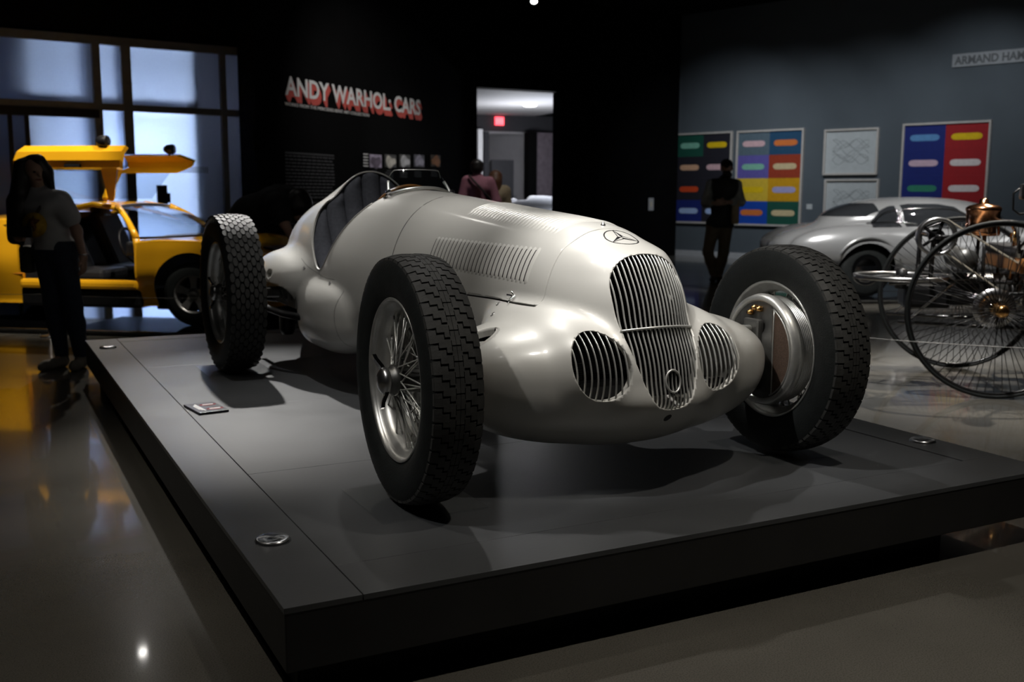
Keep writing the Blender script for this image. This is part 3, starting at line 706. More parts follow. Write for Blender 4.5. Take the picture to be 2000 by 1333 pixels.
mb = MB(); mb.add([tuple(q+np.array([0, .002, 0])) for q in P]+[tuple(q+np.array([0, .03, 0])) for q in P]+[(0, Y.mean()+.03, .396)], [(i, (i+1) % 40, 40+(i+1) % 40, 40+i) for i in range(40)]+[(40+i, 40+(i+1) % 40, 80) for i in range(40)], True); mb.build('crank_hole', 'dark_core', gc)
for sd in (-1, 1):
    sg = core_sheet('side_grille', (sd*.25-.12, sd*.25+.12), (.32, .56), .02, car)
    pl = OV*np.array([sd, 1])
    for X in np.linspace(.236-.086, .236+.086, 9): grille_bar(sg, sd*X, pl)
t = np.linspace(0, 2*pi, 24, endpoint=False); P = [(.0135*math.cos(q), float(first_y([.0135*math.cos(q)], [.268+.0135*math.sin(q)])[0])-.0006, .268+.0135*math.sin(q)) for q in t]
mb = MB(); mb.add(P, [tuple(range(24))]); mb.build('tow_hole', 'black_ink', car)
# ---- emblem drawn in black on the cowl
EC = skin([(0, -.018, .85)])[0]; en = car_normal([EC])[0]; e1 = np.array([1., 0, 0]); e2 = np.cross(en, e1); e2 /= np.linalg.norm(e2)
if e2[1] < 0: e2 = -e2
def emb(u, v, off=.0006): return skin(EC+np.outer(np.atleast_1d(u), e1)+np.outer(np.atleast_1d(v), e2), off)
mb = MB(); RE = .064; t = np.linspace(0, 2*pi, 64, endpoint=False)
a = emb(RE*np.cos(t), RE*np.sin(t)); b = emb((RE-.0048)*np.cos(t), (RE-.0048)*np.sin(t)); n = 64
mb.add(list(a)+list(b), [(i, (i+1) % n, n+(i+1) % n, n+i) for i in range(n)], True)
o = mb.build('emblem_ring', 'black_ink', hood); o.parent = car
mb = MB(); r0, r1 = .0135, RE-.003
for k in range(3):
    an = pi/2+k*2*pi/3
    tip = (r1*math.cos(an), r1*math.sin(an)); s0 = (r0*math.cos(an-pi/3), r0*math.sin(an-pi/3)); s1 = (r0*math.cos(an+pi/3), r0*math.sin(an+pi/3))
    c0_, s0_, t0_ = np.zeros(2), np.array(s0), np.array(tip); us = np.linspace(0, 1, 12)
    A_ = c0_+np.outer(us, t0_-c0_); B_ = s0_+np.outer(us, t0_-s0_); mb.grid([list(emb(*(A_*(1-k2)+B_*k2).T)) for k2 in (0, .5, 1)], False)
    wv = np.array([math.cos(an+pi/2), math.sin(an+pi/2)])*.0011
    for (p_, q_) in ((s1, tip),):
        dd = np.array(q_)-np.array(p_); nn = np.array([-dd[1], dd[0]])/np.linalg.norm(dd)*.0016; us = np.linspace(0, 1, 8)
        l0 = np.array(p_)+np.outer(us, dd); A = emb((l0+nn)[:,0], (l0+nn)[:,1]); B = emb((l0-nn)[:,0], (l0-nn)[:,1])
        mb.grid([list(A), list(B)], False)
o = mb.build('emblem_star', 'black_ink', car)
# ---- louvers: pressed vents, one object each
def louver(P0, lift=.0085, pitch=.030):
    """P0: polyline on the skin at constant Y; vent opens to the rear"""
    P0 = np.asarray(P0); n_ = len(P0); rows = []
    tpr = np.clip(np.minimum(np.arange(n_), n_-1-np.arange(n_))/2.2, 0, 1); tpr = np.sin(tpr*pi/2)
    prof = [(-.36, -.0015), (-.29, .25), (-.16, .60), (.0, .86), (.14, .98), (.22, 1.0), (.27, .90), (.28, .09), (.66, .09)]
    cols = []
    for (dy, hh) in prof:
        Q = project(car_f, P0+np.array([0, dy*pitch, 0]), 4); Nn = car_normal(Q)
        cols.append(Q+Nn*(np.where(hh > 0, hh*lift*tpr, hh*.006))[:, None]-Nn*(.0012*(1-tpr))[:, None])
    return [[tuple(cols[j][i]) for j in range(len(prof))] for i in range(n_)]
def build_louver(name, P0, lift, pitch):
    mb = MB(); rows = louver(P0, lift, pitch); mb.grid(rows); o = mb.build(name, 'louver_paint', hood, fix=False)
    o.data.materials.append(MATS['black_ink']); m_ = len(rows[0])-1  # flat black strip behind each riser paints the shade of the vent slot
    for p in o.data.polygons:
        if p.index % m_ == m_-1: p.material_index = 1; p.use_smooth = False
LPITCH = .0314
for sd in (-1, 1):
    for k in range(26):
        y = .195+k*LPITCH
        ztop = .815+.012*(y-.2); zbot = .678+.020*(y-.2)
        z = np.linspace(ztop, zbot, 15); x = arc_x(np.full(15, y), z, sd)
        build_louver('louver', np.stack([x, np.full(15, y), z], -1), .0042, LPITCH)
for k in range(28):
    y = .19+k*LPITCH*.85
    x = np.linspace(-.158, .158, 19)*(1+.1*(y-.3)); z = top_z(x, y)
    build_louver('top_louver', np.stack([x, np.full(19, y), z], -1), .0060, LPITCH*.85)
# ---- seams drawn as thin recessed strips
def seam(pts, name='panel_seam', w=.0016, mat='black_ink', off=.0011):
    P = skin(smooth_poly(pts, 20, closed=False), off); N_ = car_normal(P); T_ = np.gradient(P, axis=0); S = np.cross(N_, T_); S /= np.linalg.norm(S, axis=1)[:, None]
    mb = MB(); mb.grid([list(P-S*w), list(P+S*w)]); return mb.build(name, mat, car, fix=False)
for sd in (-1, 1):
    seam([(sd*.42, 2.0, .57), (sd*.46, 2.25, .59), (sd*.44, 2.5, .66)], w=.0008)
    seam([(sd*.39, 1.87, .52), (sd*.42, 1.90, .40), (sd*.43, 1.86, .28), (sd*.40, 1.80, .20)], w=.0010)
# hood catches and pins
for sd in (-1, 1):
    c_ = skin([(sd*.27, .285, .635)], .001)[0]; n_ = car_normal([c_])[0]
    mb = MB(); q = skin([c_+np.array([0, .022*math.cos(a), .022*math.sin(a)]) for a in np.linspace(pi, 2*pi, 14)], .0012); mb.add(list(q), [tuple(range(14))]); mb.build('hood_handle_recess', 'louver_paint', hood)
    q = skin([c_+np.array([0, dy, dz]) for dy, dz in ((-.022, .0), (.022, .0), (.022, -.006), (-.022, -.006))], .0018); mb = MB(); mb.add(list(q), [(0,1,2,3)]); mb.build('hood_handle_slot', 'black_ink', hood)
    b0 = skin([(sd*.27, .235, .628)], .006)[0]; b1_ = skin([(sd*.29, .225, .560)], .006)[0]
    mb = MB(); mb.tube([b0+np.array([0, .030, .012]), b0+np.array([sd*.006, .012, .014]), b0, (b0+b1_)/2+np.array([sd*.006, 0, 0]), b1_], [.0022, .003, .0035, .0035, .003], 8);     mb.build('hood_catch', 'chrome', car)
    for (yy, zz) in ((1.62, .48), (1.66, .36), (1.68, .24), (2.42, .60), (2.05, .545), (.33, .60), (.27, .57)):
        xx = arc_x(np.array([yy]), np.array([zz]), sd)[0]; n_ = car_normal([(xx, yy, zz)])[0]
        p_ = np.array([xx, yy, zz]); mb = MB()
        a1 = np.cross(n_, (0, 0, 1)); a1 /= np.linalg.norm(a1); a2 = np.cross(n_, a1)
        ring = [p_+(a1*math.cos(q)*.009+a2*math.sin(q)*.009)+n_*.0015 for q in np.linspace(0, 2*pi, 20, endpoint=False)]
        mb.tube(ring, .0013, 6, closed=True); mb.bar(p_-a1*.007+n_*.0018, p_+a1*.007+n_*.0018, .0012); mb.build('fastener', 'brushed', car)
p_ = skin([(0, .10, .89)], 0)[0]; mb = MB(); mb.lathe([(-.004, .009), (.003, .009), (.006, .005), (.012, .004), (.013, 0)], 'z', p_, 16); mb.build('hood_pin', 'brushed', hood)
# rim bead around the cockpit
for sd in (-1, 1):
    Pk = smooth_poly([(1.90, .955), (1.98, .868), (2.04, .798), (2.11, .710), (2.17, .638), (2.215, .608), (2.27, .610), (2.33, .653), (2.40, .733), (2.455, .828), (2.49, .90), (2.515, .97)], 6, closed=False)
    x = arc_x(Pk[:,0], Pk[:,1]-.003, sd)
    mb = MB(); mb.tube([(a, b, c_-.001) for a, (b, c_) in zip(x, Pk)], .0032, 8); mb.build('cockpit_rim', 'paint_silver', car)
# ---- cockpit: floor tub, seat, steering wheel, dashboard
mb = MB(); mb.bbox((0, 2.2, .34), (.60, .75, .02), .004); mb.bbox((-.30, 2.2, .44), (.015, .72, .2), .004); mb.bbox((.30, 2.2, .44), (.015, .72, .2), .004); mb.bbox((0, 1.80, .66), (.44, .02, .50), .006); mb.build('cockpit_tub', 'black_metal', car)
seat = None
_rz = np.array([.38, .60, .612, .655, .735, .83, .92, 1.03, 1.10, 1.16]); _ry = np.array([2.16, 2.25, 2.275, 2.335, 2.405, 2.46, 2.505, 2.535, 2.55, 2.56])
_sz = np.linspace(.61, 1.135, 40); _sx = np.maximum(arc_x(np.interp(_sz, _rz, _ry)+.012, _sz, 1)-.010, 0)
def seat_w(z): return float(np.interp(z, np.concatenate([[.38], _sz]), np.concatenate([[.32], _sx])))
def seat_y(z): return float(np.interp(z, _rz, _ry))+.004
zz = np.linspace(.40, 1.12, 40)
NP = 7
mb = MB(); rows = []
for z in zz:
    w_ = max(seat_w(z), .002); rows.append([(x, seat_y(z)+.02, z) for x in np.linspace(-w_, w_, 25)])
mb.grid(rows); seat = mb.build('seat', 'black_metal', car, fix=False)
edges_ = np.linspace(-.385, .385, NP+1)
for k in range(NP):
    x0_, x1_ = edges_[k], edges_[k+1]; rows = []
    for z in np.linspace(.38, 1.125, 46):
        w_ = max(seat_w(z)-.002, 0); a_, b_ = max(x0_, -w_), min(x1_, w_)
        if b_-a_ < .004: continue
        row = []
        for u in np.linspace(0, 1, 13):
            x = a_+(b_-a_)*u; bl = math.sin(pi*u)**.55*.036*min(1, (b_-a_)/.07)
            top = math.sqrt(max(0, 1-max(0, (w_-abs(x)) and 1-(w_-abs(x))/.05)**2)) if w_-abs(x) < .05 else 1
            row.append((x, seat_y(z)+.012-bl*(.35+.65*top)+.012*(1-top), z))
        rows.append(row)
    mb = MB(); mb.grid(rows); mb.build('seat_pleat', 'seat_cloth', seat, fix=False)
mb = MB(); mb.bbox((0, 2.30, .40), (.5, .42, .10), .03); mb.build('seat_cushion', 'seat_cloth', seat)
sw = empty('sw'); bpy.data.objects.remove(sw)
Rs = Matrix.Rotation(math.radians(22), 3, 'X'); cs = Vector((0, 2.02, .858))
def swp(x, z, y=0): return cs+Rs @ Vector((x, y, z))
mb = MB(); mb.tube([swp(.195*math.cos(a), .195*math.sin(a)) for a in np.linspace(0, 2*pi, 56, endpoint=False)], .0125, 10, closed=True); stw = mb.build('steering_wheel', 'wood_rim', car)
mb = MB()
for a in (pi/2, pi/2+2.09, pi/2-2.09, -pi/2): mb.bar(swp(0, 0), swp(.19*math.cos(a), .19*math.sin(a)), .008, .006)
mb.bar(swp(0, 0, -.02), swp(0, 0, .02), .035, .035, 16); mb.build('steering_spokes', 'brushed', stw)
mb = MB(); mb.bar(swp(0, 0, -.02), (0, 1.5, .68), .014); mb.build('steering_column', 'black_metal', stw)
# ---- windscreen: curved pane in a chrome frame
def wsp(u, v):
    """u -1..1 across, v 0 bottom..1 top"""
    hw = .165-.024*v**2; x = hw*u; yb = 1.735+.075*u*u
    zb_ = top_z(np.array([x]), np.array([yb]))[0]+.012
    zt_ = 1.122-.004*u*u-(.035*max(0, abs(u)-.82)**2/.0324)
    return (x, yb+.075*v, zb_+(zt_-zb_)*v)
us = np.linspace(-1, 1, 29)
rows = [[wsp(u, v) for u in us] for v in np.linspace(0, 1, 9)]
mb = MB(); mb.grid(rows); off = [[(p[0], p[1]+.004, p[2]) for p in r_] for r_ in rows]; mb.grid(off)
ring = rows[0]+[r_[-1] for r_ in rows[1:]]+rows[-1][::-1][1:]+[r_[0] for r_ in rows[::-1][1:-1]]; n = len(ring)
mb.add(ring+[(p[0], p[1]+.004, p[2]) for p in ring], [(i, (i+1) % n, n+(i+1) % n, n+i) for i in range(n)])
ws = mb.build('windscreen', 'glass_clear', car)
mb = MB(); mb.tube([(p[0], p[1]+.002, p[2]) for p in rows[0]], .0085, 8); mb.build('lower_frame', 'bar_metal', ws)
mb = MB(); mb.tube([(p[0], p[1]+.002, p[2]) for p in rows[-1]], .0022, 6); mb.build('top_edge', 'bar_metal', ws)
for sd, i in ((-1, 0), (1, -1)):
    mb = MB(); mb.tube([(r_[i][0], r_[i][1]+.002, r_[i][2]) for r_ in rows[:7]], .0075, 8); mb.build('side_frame', 'bar_metal', ws)
    b_ = rows[0][i]; mb = MB(); mb.lathe([(-.012, 0), (-.012, .010), (-.004, .013), (.008, .013), (.012, .009), (.012, 0)], 'x', (b_[0]+sd*.008, b_[1]+.004, b_[2]+.012), 16)
    f_ = skin([(b_[0]+sd*.012, b_[1]+.02, b_[2]-.03)], 0)[0]; mb.tube([(b_[0]+sd*.008, b_[1]+.004, b_[2]+.01), f_], [.007, .009], 8); mb.lathe([(0, .012), (.004, .012), (.006, .008), (.007, 0)], 'z', f_, 12); mb.build('mount', 'chrome', ws)
# ---- wheels
def wheel_parts(R, w, rr, parent_name, style):
    """axis x, +x is the outer face"""
    mb = MB(); hw = w*.36
    pr = [(hw+.004, rr), (hw+.008, rr-.004), (hw+.004, rr-.010), (hw-.006, rr-.014), (hw-.016, rr-.016), (hw-.022, rr-.034), (.012, rr-.040), (-.02, rr-.040), (-hw+.022, rr-.034), (-hw+.016, rr-.016), (-hw+.006, rr-.014), (-hw-.004, rr-.010), (-hw-.008, rr-.004), (-hw-.004, rr),
          (-hw+.008, rr-.008), (-hw+.024, rr-.026), (0, rr-.034), (hw-.024, rr-.026), (hw-.008, rr-.008)]
    mb.lathe(pr, 'x', n=72, closed=True); rim_ = mb.build(parent_name, 'alu', car)
    s = (R-rr); tw = w*.5
    pt = [(hw, rr-.006), (hw+.006, rr+.006), (hw+.012, rr+.012), (tw*.93, rr+s*.22), (tw*.99, rr+s*.38), (tw, rr+s*.50), (tw*.985, rr+s*.62), (tw*.95, rr+s*.74), (tw*.90, rr+s*.85), (tw*.84, R-.012), (tw*.5, R-.009), (0, R-.008)]
    pt = pt+[(-a, b) for a, b in pt[::-1][1:]]
    mb = MB(); mb.lathe(pt, 'x', n=120); mb.build('tire', 'rubber', rim_)
    mb = MB(); 
    def blk(t0, t1, a0, a1, r1=R, r0=R-.011, sh=0.0):
        """block between lateral t0..t1 (fraction of half width) and angles"""
        vs = []
        for (tt, aa, dr) in ((t0,a0,0),(t1,a0,0),(t1,a1,0),(t0,a1,0)):
            rc = .018*abs(tt)**3.2
            for r_ in (r0-rc, r1-rc): vs.append((tt*tw, r_*math.cos(aa), r_*math.sin(aa)))
        mb.add(vs, [(1,3,5,7),(0,1,7,6),(0,2,3,1),(2,4,5,3),(4,6,7,5)])
    if style == 'zigzag':
        N_ = 54; da = 2*pi/N_; g_ = .075*da
        gt = .022
        cols = [(-.86, -.60, 0.0, 0, 1), (-.60, -.36, .34, 1, 1), (-.36, -.17, .68, 1, 0), (.17, .36, .68, 0, 1), (.36, .60, 1.02, 1, 1), (.60, .86, 1.36, 1, 0)]
        for k in range(N_):
            for (t0, t1, ph, lj, rj) in cols:
                a0 = (k+ph)*da+g_; a1 = (k+1+ph)*da-g_; l0, l1 = a0, a1
                if rj: blk(t0, t1-gt, a0, a0+.34*da); l0 = a0+.34*da
                if lj: blk(t0+gt, t1, a1-.34*da, a1); l1 = a1-.34*da
                blk(t0, t1, l0, l1)
            a0 = (k+1.18)*da+g_*.6; a1 = a0+da-1.2*g_
            blk(-.145, -.008, a0, a1); blk(.008, .145, a0, a1)
            blk(-.172, -.143, a0+.3*da, a1-.3*da); blk(.143, .172, a0+.3*da, a1-.3*da)
            for sd in (-1, 1):         # shoulder lugs
                a0 = (k+(0 if sd < 0 else 1.36))*da+g_*1.4; a1 = a0+da-2.8*g_
                vs = []
                for aa in (a0, a1):
                    for (tt, r_) in ((.87, R-.011), (.985, rr+s*.62), (.93, rr+s*.62), (.82, R-.022)): vs.append((sd*tt*tw, r_*math.cos(aa), r_*math.sin(aa)))
                mb.add(vs, [(0,1,5,4),(0,4,7,3),(1,2,6,5),(0,3,2,1),(4,5,6,7)])
    else:
        N_ = 48; da = 2*pi/N_
        cs_ = np.linspace(-.80, .80, 8); dt = (cs_[1]-cs_[0])
        for k in range(N_):
            for c, tc in enumerate(cs_):
                ph = .5*(c % 2); a_ = (k+ph)*da; rc = .018*abs(tc)**3.2
                poly_ = [(-.66, 0), (-.42, -.40), (0, -.50), (.42, -.40), (.66, 0), (.42, .40), (0, .50), (-.42, .40)]
                vs = []
                for (pt_, pa) in poly_:
                    for r_ in (R-.011-rc, R-rc): vs.append(((tc+pt_*dt*.80)*tw, r_*math.cos(a_+pa*da*.86), r_*math.sin(a_+pa*da*.86)))
                m_ = 8; mb.add(vs, [tuple(2*i+1 for i in range(m_))]+[(2*i, 2*((i+1) % m_), 2*((i+1) % m_)+1, 2*i+1) for i in range(m_)])
    mb.build('tread', 'tread_rubber', rim_)
    # hub and knock-off nut
    mb = MB(); mb.lathe([(-.07, 0), (-.07, .062), (-.055, .064), (-.045, .05), (0, .042), (.05, .04), (.055, .050), (.075, .050), (.08, .042), (.10, .040), (.10, 0)], 'x', n=40); mb.build('hub', 'alu_dark', rim_)
    mb = MB(); mb.lathe([(.088, .040), (.092, .044), (.104, .044), (.112, .038), (.120, .025), (.123, .010), (.1235, 0)], 'x', n=32); nut = mb.build('knock_off_nut', 'brushed', rim_)
    for sg in (1, -1):
        mb = MB(); q = [(.098, sg*.030), (.104, sg*.05), (.118, sg*.075), (.122, sg*.090)]
        wd = [.016, .013, .011, .009]; vs = []
        for (x_, y_), ww in zip(q, wd):
            for (dx, dz) in ((-.006, -ww), (.006, -ww*.8), (.006, ww*.8), (-.006, ww)): vs.append((x_+dx, dz, y_))
        fs = [(i*4+j, i*4+(j+1) % 4, i*4+4+(j+1) % 4, i*4+4+j) for i in range(3) for j in range(4)]+[(0,1,2,3),(15,14,13,12)]
        mb.add(vs, fs); mb.build('nut_ear', 'chrome', nut)
    nut.parent = rim_
    for ch in list(nut.children): ch.parent = rim_
    # laced spokes
    rn = rr-.040; kinds = []
    for (hx, hr, rx, lead) in ((.062, .049, .010, .62), (.062, .049, .010, -.62), (-.052, .062, -.014, .5), (-.052, .062, -.014, -.5), (.050, .047, .026, .16)):
        m2 = MB(); m2.tube([(hx, hr, 0), (rx, rn*math.cos(lead), rn*math.sin(lead))], .0026, 6)
        d_ = Vector((rx-hx, rn*math.cos(lead)-hr, rn*math.sin(lead))).normalized(); e_ = Vector((rx, rn*math.cos(lead), rn*math.sin(lead)))
        m2.tube([e_-d_*.022, e_], .0036, 6); kinds.append(m2.mesh('spoke', 'bar_metal'))
    for q, me in enumerate(kinds):
        for k in range(12): link('spoke', me, rim_, rot=(2*pi*(k+q*.2)/12, 0, 0))
    return rim_
def brake_drum(rim_, R=.205):
    mb = MB(); pr = [(-.012, R-.03), (-.014, R)]
    for k in range(6): x = -.020-k*.008; pr += [(x, R+.002), (x-.004, R+.002), (x-.0045, R-.004), (x-.0075, R-.004)]
    pr += [(-.070, R+.004), (-.084, R+.010), (-.092, R+.012), (-.112, R+.006), (-.120, R-.002), (-.120, R-.012), (-.108, R-.018)]
    mb.lathe(pr, 'x', n=72); mb.build('brake_drum', 'alu', rim_)
    mb = MB(); mb.lathe([(-.108, R-.016), (-.106, R-.06), (-.110, .09), (-.125, .07), (-.125, 0)], 'x', n=48); mb.build('backing_plate', 'alu_dark', rim_)
    # crescent shaped cooling opening with mesh, brake cylinder, bolts
    cr = [(R-.022, a) for a in np.linspace(-1.15, 1.15, 20)]; q = [(-.1135, r_*math.cos(a), r_*math.sin(a)) for r_, a in cr]
    q += [(-.1135, .085, .165*k) for k in np.linspace(1, -1, 8)]
    mb = MB(); mb.add(q, [tuple(range(len(q)))]); mb.build('cooling_mesh', 'brown_mesh', rim_)
    mb = MB(); mb.tube([(-.1145, y, z) for _, y, z in q], .0035, 6, closed=True); mb.build('mesh_frame', 'alu', rim_)
    mb = MB(); mb.bbox((-.128, -.02, -.06), (.03, .10, .12), .012); mb.build('brake_cylinder', 'alu_dark', rim_)
    mb = MB()
    for (y, z) in ((-.03, -.160), (.0, -.158), (-.055, -.14)): mb.lathe([(0, .012), (-.012, .012), (-.014, .008), (-.022, .007), (-.022, 0)], 'x', (-.108, y, z), 10)
    mb.build('bleed_bolts', 'brass', rim_)
    mb = MB(); mb.bbox((-.112, -.12, -.06), (.004, .06, .014), .002); mb.build('slot', 'black_ink', rim_)
RF, RR_ = .403, .440
fw = wheel_parts(RF, .178, .266, 'front_wheel', 'zigzag'); brake_drum(fw)
rw = wheel_parts(RR_, .208, .286, 'rear_wheel', 'diamond'); brake_drum(rw, .22)
PL_T = .007
fw2 = copy_tree(fw, car); rw2 = copy_tree(rw, car)
fw.location = (-.773, 0, RF+PL_T); fw.rotation_euler = (0.5, 0, pi-.045)
fw2.location = (.773, 0, RF+PL_T); fw2.rotation_euler = (pi, 0, -.045)
rw.location = (-.741, 2.82, RR_+PL_T); rw.rotation_euler = (.2, 0, pi)
rw2.location = (.741, 2.82, RR_+PL_T); rw2.rotation_euler = (.0, 0, 0)
fw['label'] = 'spoked front wheel nearest the camera'; fw2['label'] = 'front wheel showing its brake drum'; rw['label'] = 'rear wheel with diamond tread on the near side'; rw2['label'] = 'rear wheel hidden behind the body'
# ---- suspension, axle, chassis rails
for sd in (-1, 1):
    mb = MB(); mb.tube([(sd*.42, .02, .50), (sd*.56, .02, .497), (sd*.66, .03, .49)], [.016, .014, .013], 10); mb.tube([(sd*.42, .10, .49), (sd*.56, .07, .49), (sd*.66, .03, .49)], [.014, .013, .012], 10); mb.build('upper_wishbone', 'bar_metal', car)
    mb = MB(); mb.tube([(sd*.42, .12, .28), (sd*.66, .03, .27)], [.022, .016], 10); mb.tube([(sd*.42, .30, .28), (sd*.66, .03, .27)], [.018, .014], 10); mb.build('lower_wishbone', 'alu_dark', car)
    mb = MB(); mb.tube([(sd*.655, .03, .25), (sd*.65, .04, .40), (sd*.655, .05, .52)], [.02, .03, .02], 10); mb.bar((sd*.65, .03, .41), (sd*.70, .0, .41), .035, .03, 12); mb.build('upright', 'alu_dark', car)
    mb = MB(); mb.bar((sd*.36, .30, .42), (sd*.65, .16, .42), .010); mb.build('track_rod', 'brushed', car)
    mb = MB(); xr = sd*.462
    poly_ = [(2.46, .375), (2.46, .470), (3.25, .484), (3.45, .46), (3.45, .42), (3.0, .385)]
    mb.prism(poly_, xr-.014, xr+.014, 'yz'); rail_ = mb.build('chassis_rail', 'alu_dark', car)
    mb = MB(); mb.prism([(2.46, .470), (2.46, .480), (3.25, .494), (3.25, .484)], xr-.020, xr+.020, 'yz'); mb.build('rail_flange', 'louver_paint', rail_)
    for k in range(4):
        mb = MB(); mb.lathe([(-.0150, 0), (-.0150, .026), (.0150, .026), (.0150, 0)], 'x', (xr, 2.55+.10*k, .430), 20); mb.build('lightening_hole', 'black_ink', rail_)
    mb = MB(); mb.bar((sd*.20, 2.82, .43), (sd*.66, 2.82, .445), .032, .032, 14); mb.build('half_shaft', 'alu_dark', car)
    mb = MB(); mb.tube([(sd*.66, 2.90, .44), (sd*.50, 2.98, .40), (sd*.2, 3.02, .36)], .03, 12); mb.build('axle_tube', 'black_metal', car)
    mb = MB(); mb.tube([(sd*.36, 2.25, .32), (sd*.52, 2.55, .34), (sd*.62, 2.80, .38)], [.022, .02, .018], 10); mb.build('radius_arm', 'black_metal', car)
    mb = MB(); mb.lathe([(-.03, .0), (-.03, .03), (0, .045), (.10, .045), (.13, .03), (.13, 0)], 'z', (sd*.45, 2.74, .23), 18); mb.build('shock_absorber', 'black_metal', car)
mb = MB(); mb.bbox((0, 1.6, .34), (.5, 2.9, .20), .04); mb.bbox((0, 2.9, .42), (.34, .4, .3), .06); mb.bbox((0, .55, .45), (.34, .8, .30), .05); mb.build('engine_and_gearbox', 'black_metal', car)
mb = MB(); mb.tube([(0, .14, .27), (0, -.02, .22)], .03, 12); mb.bbox((0, .05, .30), (.8, .06, .08), .02); mb.build('front_crossmember', 'black_metal', car)
# clear plates under the wheels
for i, (x, y, lb) in enumerate([(-.773, .02, 'clear acrylic plate under the near front wheel of the racing car'), (.773, .02, 'clear acrylic plate under the front wheel with the visible brake drum'),
                            (-.741, 2.82, 'clear acrylic plate under the rear wheel beside the standing woman'), (.741, 2.82, 'clear acrylic plate under the hidden rear wheel of the racing car')]):
    mb = MB(); mb.bbox((0, 0, .004), (.36, .40, .006), .0015); o = mb.build('wheel_plate', 'acrylic'); o.location = (XC+x, YF+y, G); tag(o, lb, 'plate', 'clear plates under the racing car wheels')
# ------------------------------------------------------------------ yellow gullwing car on a glossy black plinth
M('yellow', (0.82, 0.40, 0.012), 0.22, 0.0, 0.03, 3.0, coat=0.8, coatr=0.06)
M('orange_in', (0.42, 0.14, 0.01), 0.4, 0.0, 0.05, 3.0)
M('gloss_black', (0.004, 0.004, 0.005), 0.07, 0.0, 0.1, 3.0, coat=1.0, coatr=0.03)
M('leather_black', (0.012, 0.012, 0.014), 0.5, 0.0, 0.2, 30, bump=.2, bscale=200)
M('alloy', (0.45, 0.45, 0.44), 0.35, 0.8, 0.05)
YD = 9.55; ya = math.radians(10)
yf = HR*math.cos(ya)-HF*math.sin(ya); yv = HR*math.sin(ya)+HF*math.cos(ya)
yo = at(375, 637, YD); PLH = .05
yo = np.array([yo[0], yo[1], 0])
def yroot(name, z): 
    o = empty(name); o.matrix_world = Matrix(((yf[0], yv[0], 0, yo[0]), (yf[1], yv[1], 0, yo[1]), (0, 0, 1, z), (0, 0, 0, 1))); return o
o = yroot('car_plinth', 0); tag(o, 'low glossy black plinth under the yellow gullwing car', 'plinth')
mb = MB(); mb.bbox((-1.3, .72, PLH/2), (5.6, 2.3, PLH), .006); mb.build('deck', 'gloss_black', o)
mb = MB(); mb.bbox((-1.3, -.435, PLH-.012), (5.6, .012, .02), .003); mb.build('edge_trim', 'alu_dark', o)
yc = yroot('gullwing_car', PLH); tag(yc, 'yellow wedge-shaped gullwing car with both doors raised', 'car')
W2 = .90          # half width; near side at v=0, centre at v=.9
def yloft(secs, nu=6, nv=10):
    """secs: u, zb, zs(shoulder), zt(centre top), half width bottom, half width shoulder"""
    S = np.array(secs); us = S[:,0]; order = np.argsort(us); S = S[order]; us = S[:,0]
    uu = np.concatenate([np.linspace(us[i], us[i+1], nu+1)[(0 if i == 0 else 1):] for i in range(len(us)-1)])
    fs = [pchip(us, S[:,k]) for k in range(1, 6)]
    rows = []
    for u in uu:
        zb, zs, zt, wb, wsd = (float(f(u)) for f in fs)
        half = [(0, zb), (wb*.6, zb), (wb, zb), (wb+.02, zb+.05), (wsd, zb+(zs-zb)*.45), (wsd*1.0, zb+(zs-zb)*.72), (wsd*.985, zs-.03), (wsd*.95, zs), (wsd*.7, zs+(zt-zs)*.55), (wsd*.35, zs+(zt-zs)*.9), (0, zt)]
        P = smooth_poly(half, 4, closed=False)
        row = [(u, W2-p[0], p[1]) for p in P]+[(u, W2+p[0], p[1]) for p in P[::-1][1:]]
        rows.append(row)
    V = np.array([p for r in rows for p in r]); m = len(rows[0]); n = len(rows)
    Q = np.array([(i*m+j, i*m+j+1, (i+1)*m+j+1, (i+1)*m+j) for i in range(n-1) for j in range(m-1)])
    caps = [list(range(m)), [(n-1)*m+j for j in range(m)][::-1]]
    return V, Q, caps
def ybuild(name, secs, arches, mat='yellow', ncap=(True, True)):
    V, Q, caps = yloft(secs, 10)
    T = tris(Q); s = np.full(len(V), 1.0)
    for (u0, z0, r0) in arches:
        d = np.hypot(V[:,0]-u0, V[:,2]-z0)-r0; s = np.minimum(s, np.maximum(d, .62-np.abs(V[:,1]-W2)))
    T = T[:, ::-1]
    V2, T2, rim = clip(V, T, s)
    fl = T2.tolist()+[c[::-1] for c, k in zip(caps, ncap) if k]
    return np_mesh(name, V2, fl, mat, yc)
fr = [(.98, .30, .50, .52, .55, .62), (.93, .22, .58, .60, .68, .76), (.75, .18, .66, .68, .76, .85), (.40, .17, .74, .735, .80, .90), (0, .17, .80, .765, .80, .905), (-.30, .17, .80, .80, .80, .90), (-.56, .17, .775, .82, .80, .885)]
ybuild('front_body', fr, [(0, .30, .385)])
rr_ = [(-1.74, .17, .98, 1.03, .80, .885), (-2.1, .17, .98, 1.02, .80, .91), (-2.62, .17, .96, .98, .80, .92), (-3.1, .20, .92, .94, .78, .90), (-3.45, .28, .88, .90, .70, .86)]
ybuild('rear_body', rr_, [(-2.62, .31, .40)])
mb = MB(); mb.bbox((-1.15, .06, .37), (1.22, .12, .09), .03); mb.build('sill', 'yellow', yc)
mb = MB(); mb.bbox((-1.15, 1.74, .37), (1.22, .12, .09), .03); mb.build('sill', 'yellow', yc)
mb = MB(); mb.bbox((-1.15, .9, .24), (1.25, 1.72, .18), .03); mb.bbox((-1.15, .9, .335), (1.2, 1.5, .03), .01); mb.build('underbody', 'black_metal', yc)
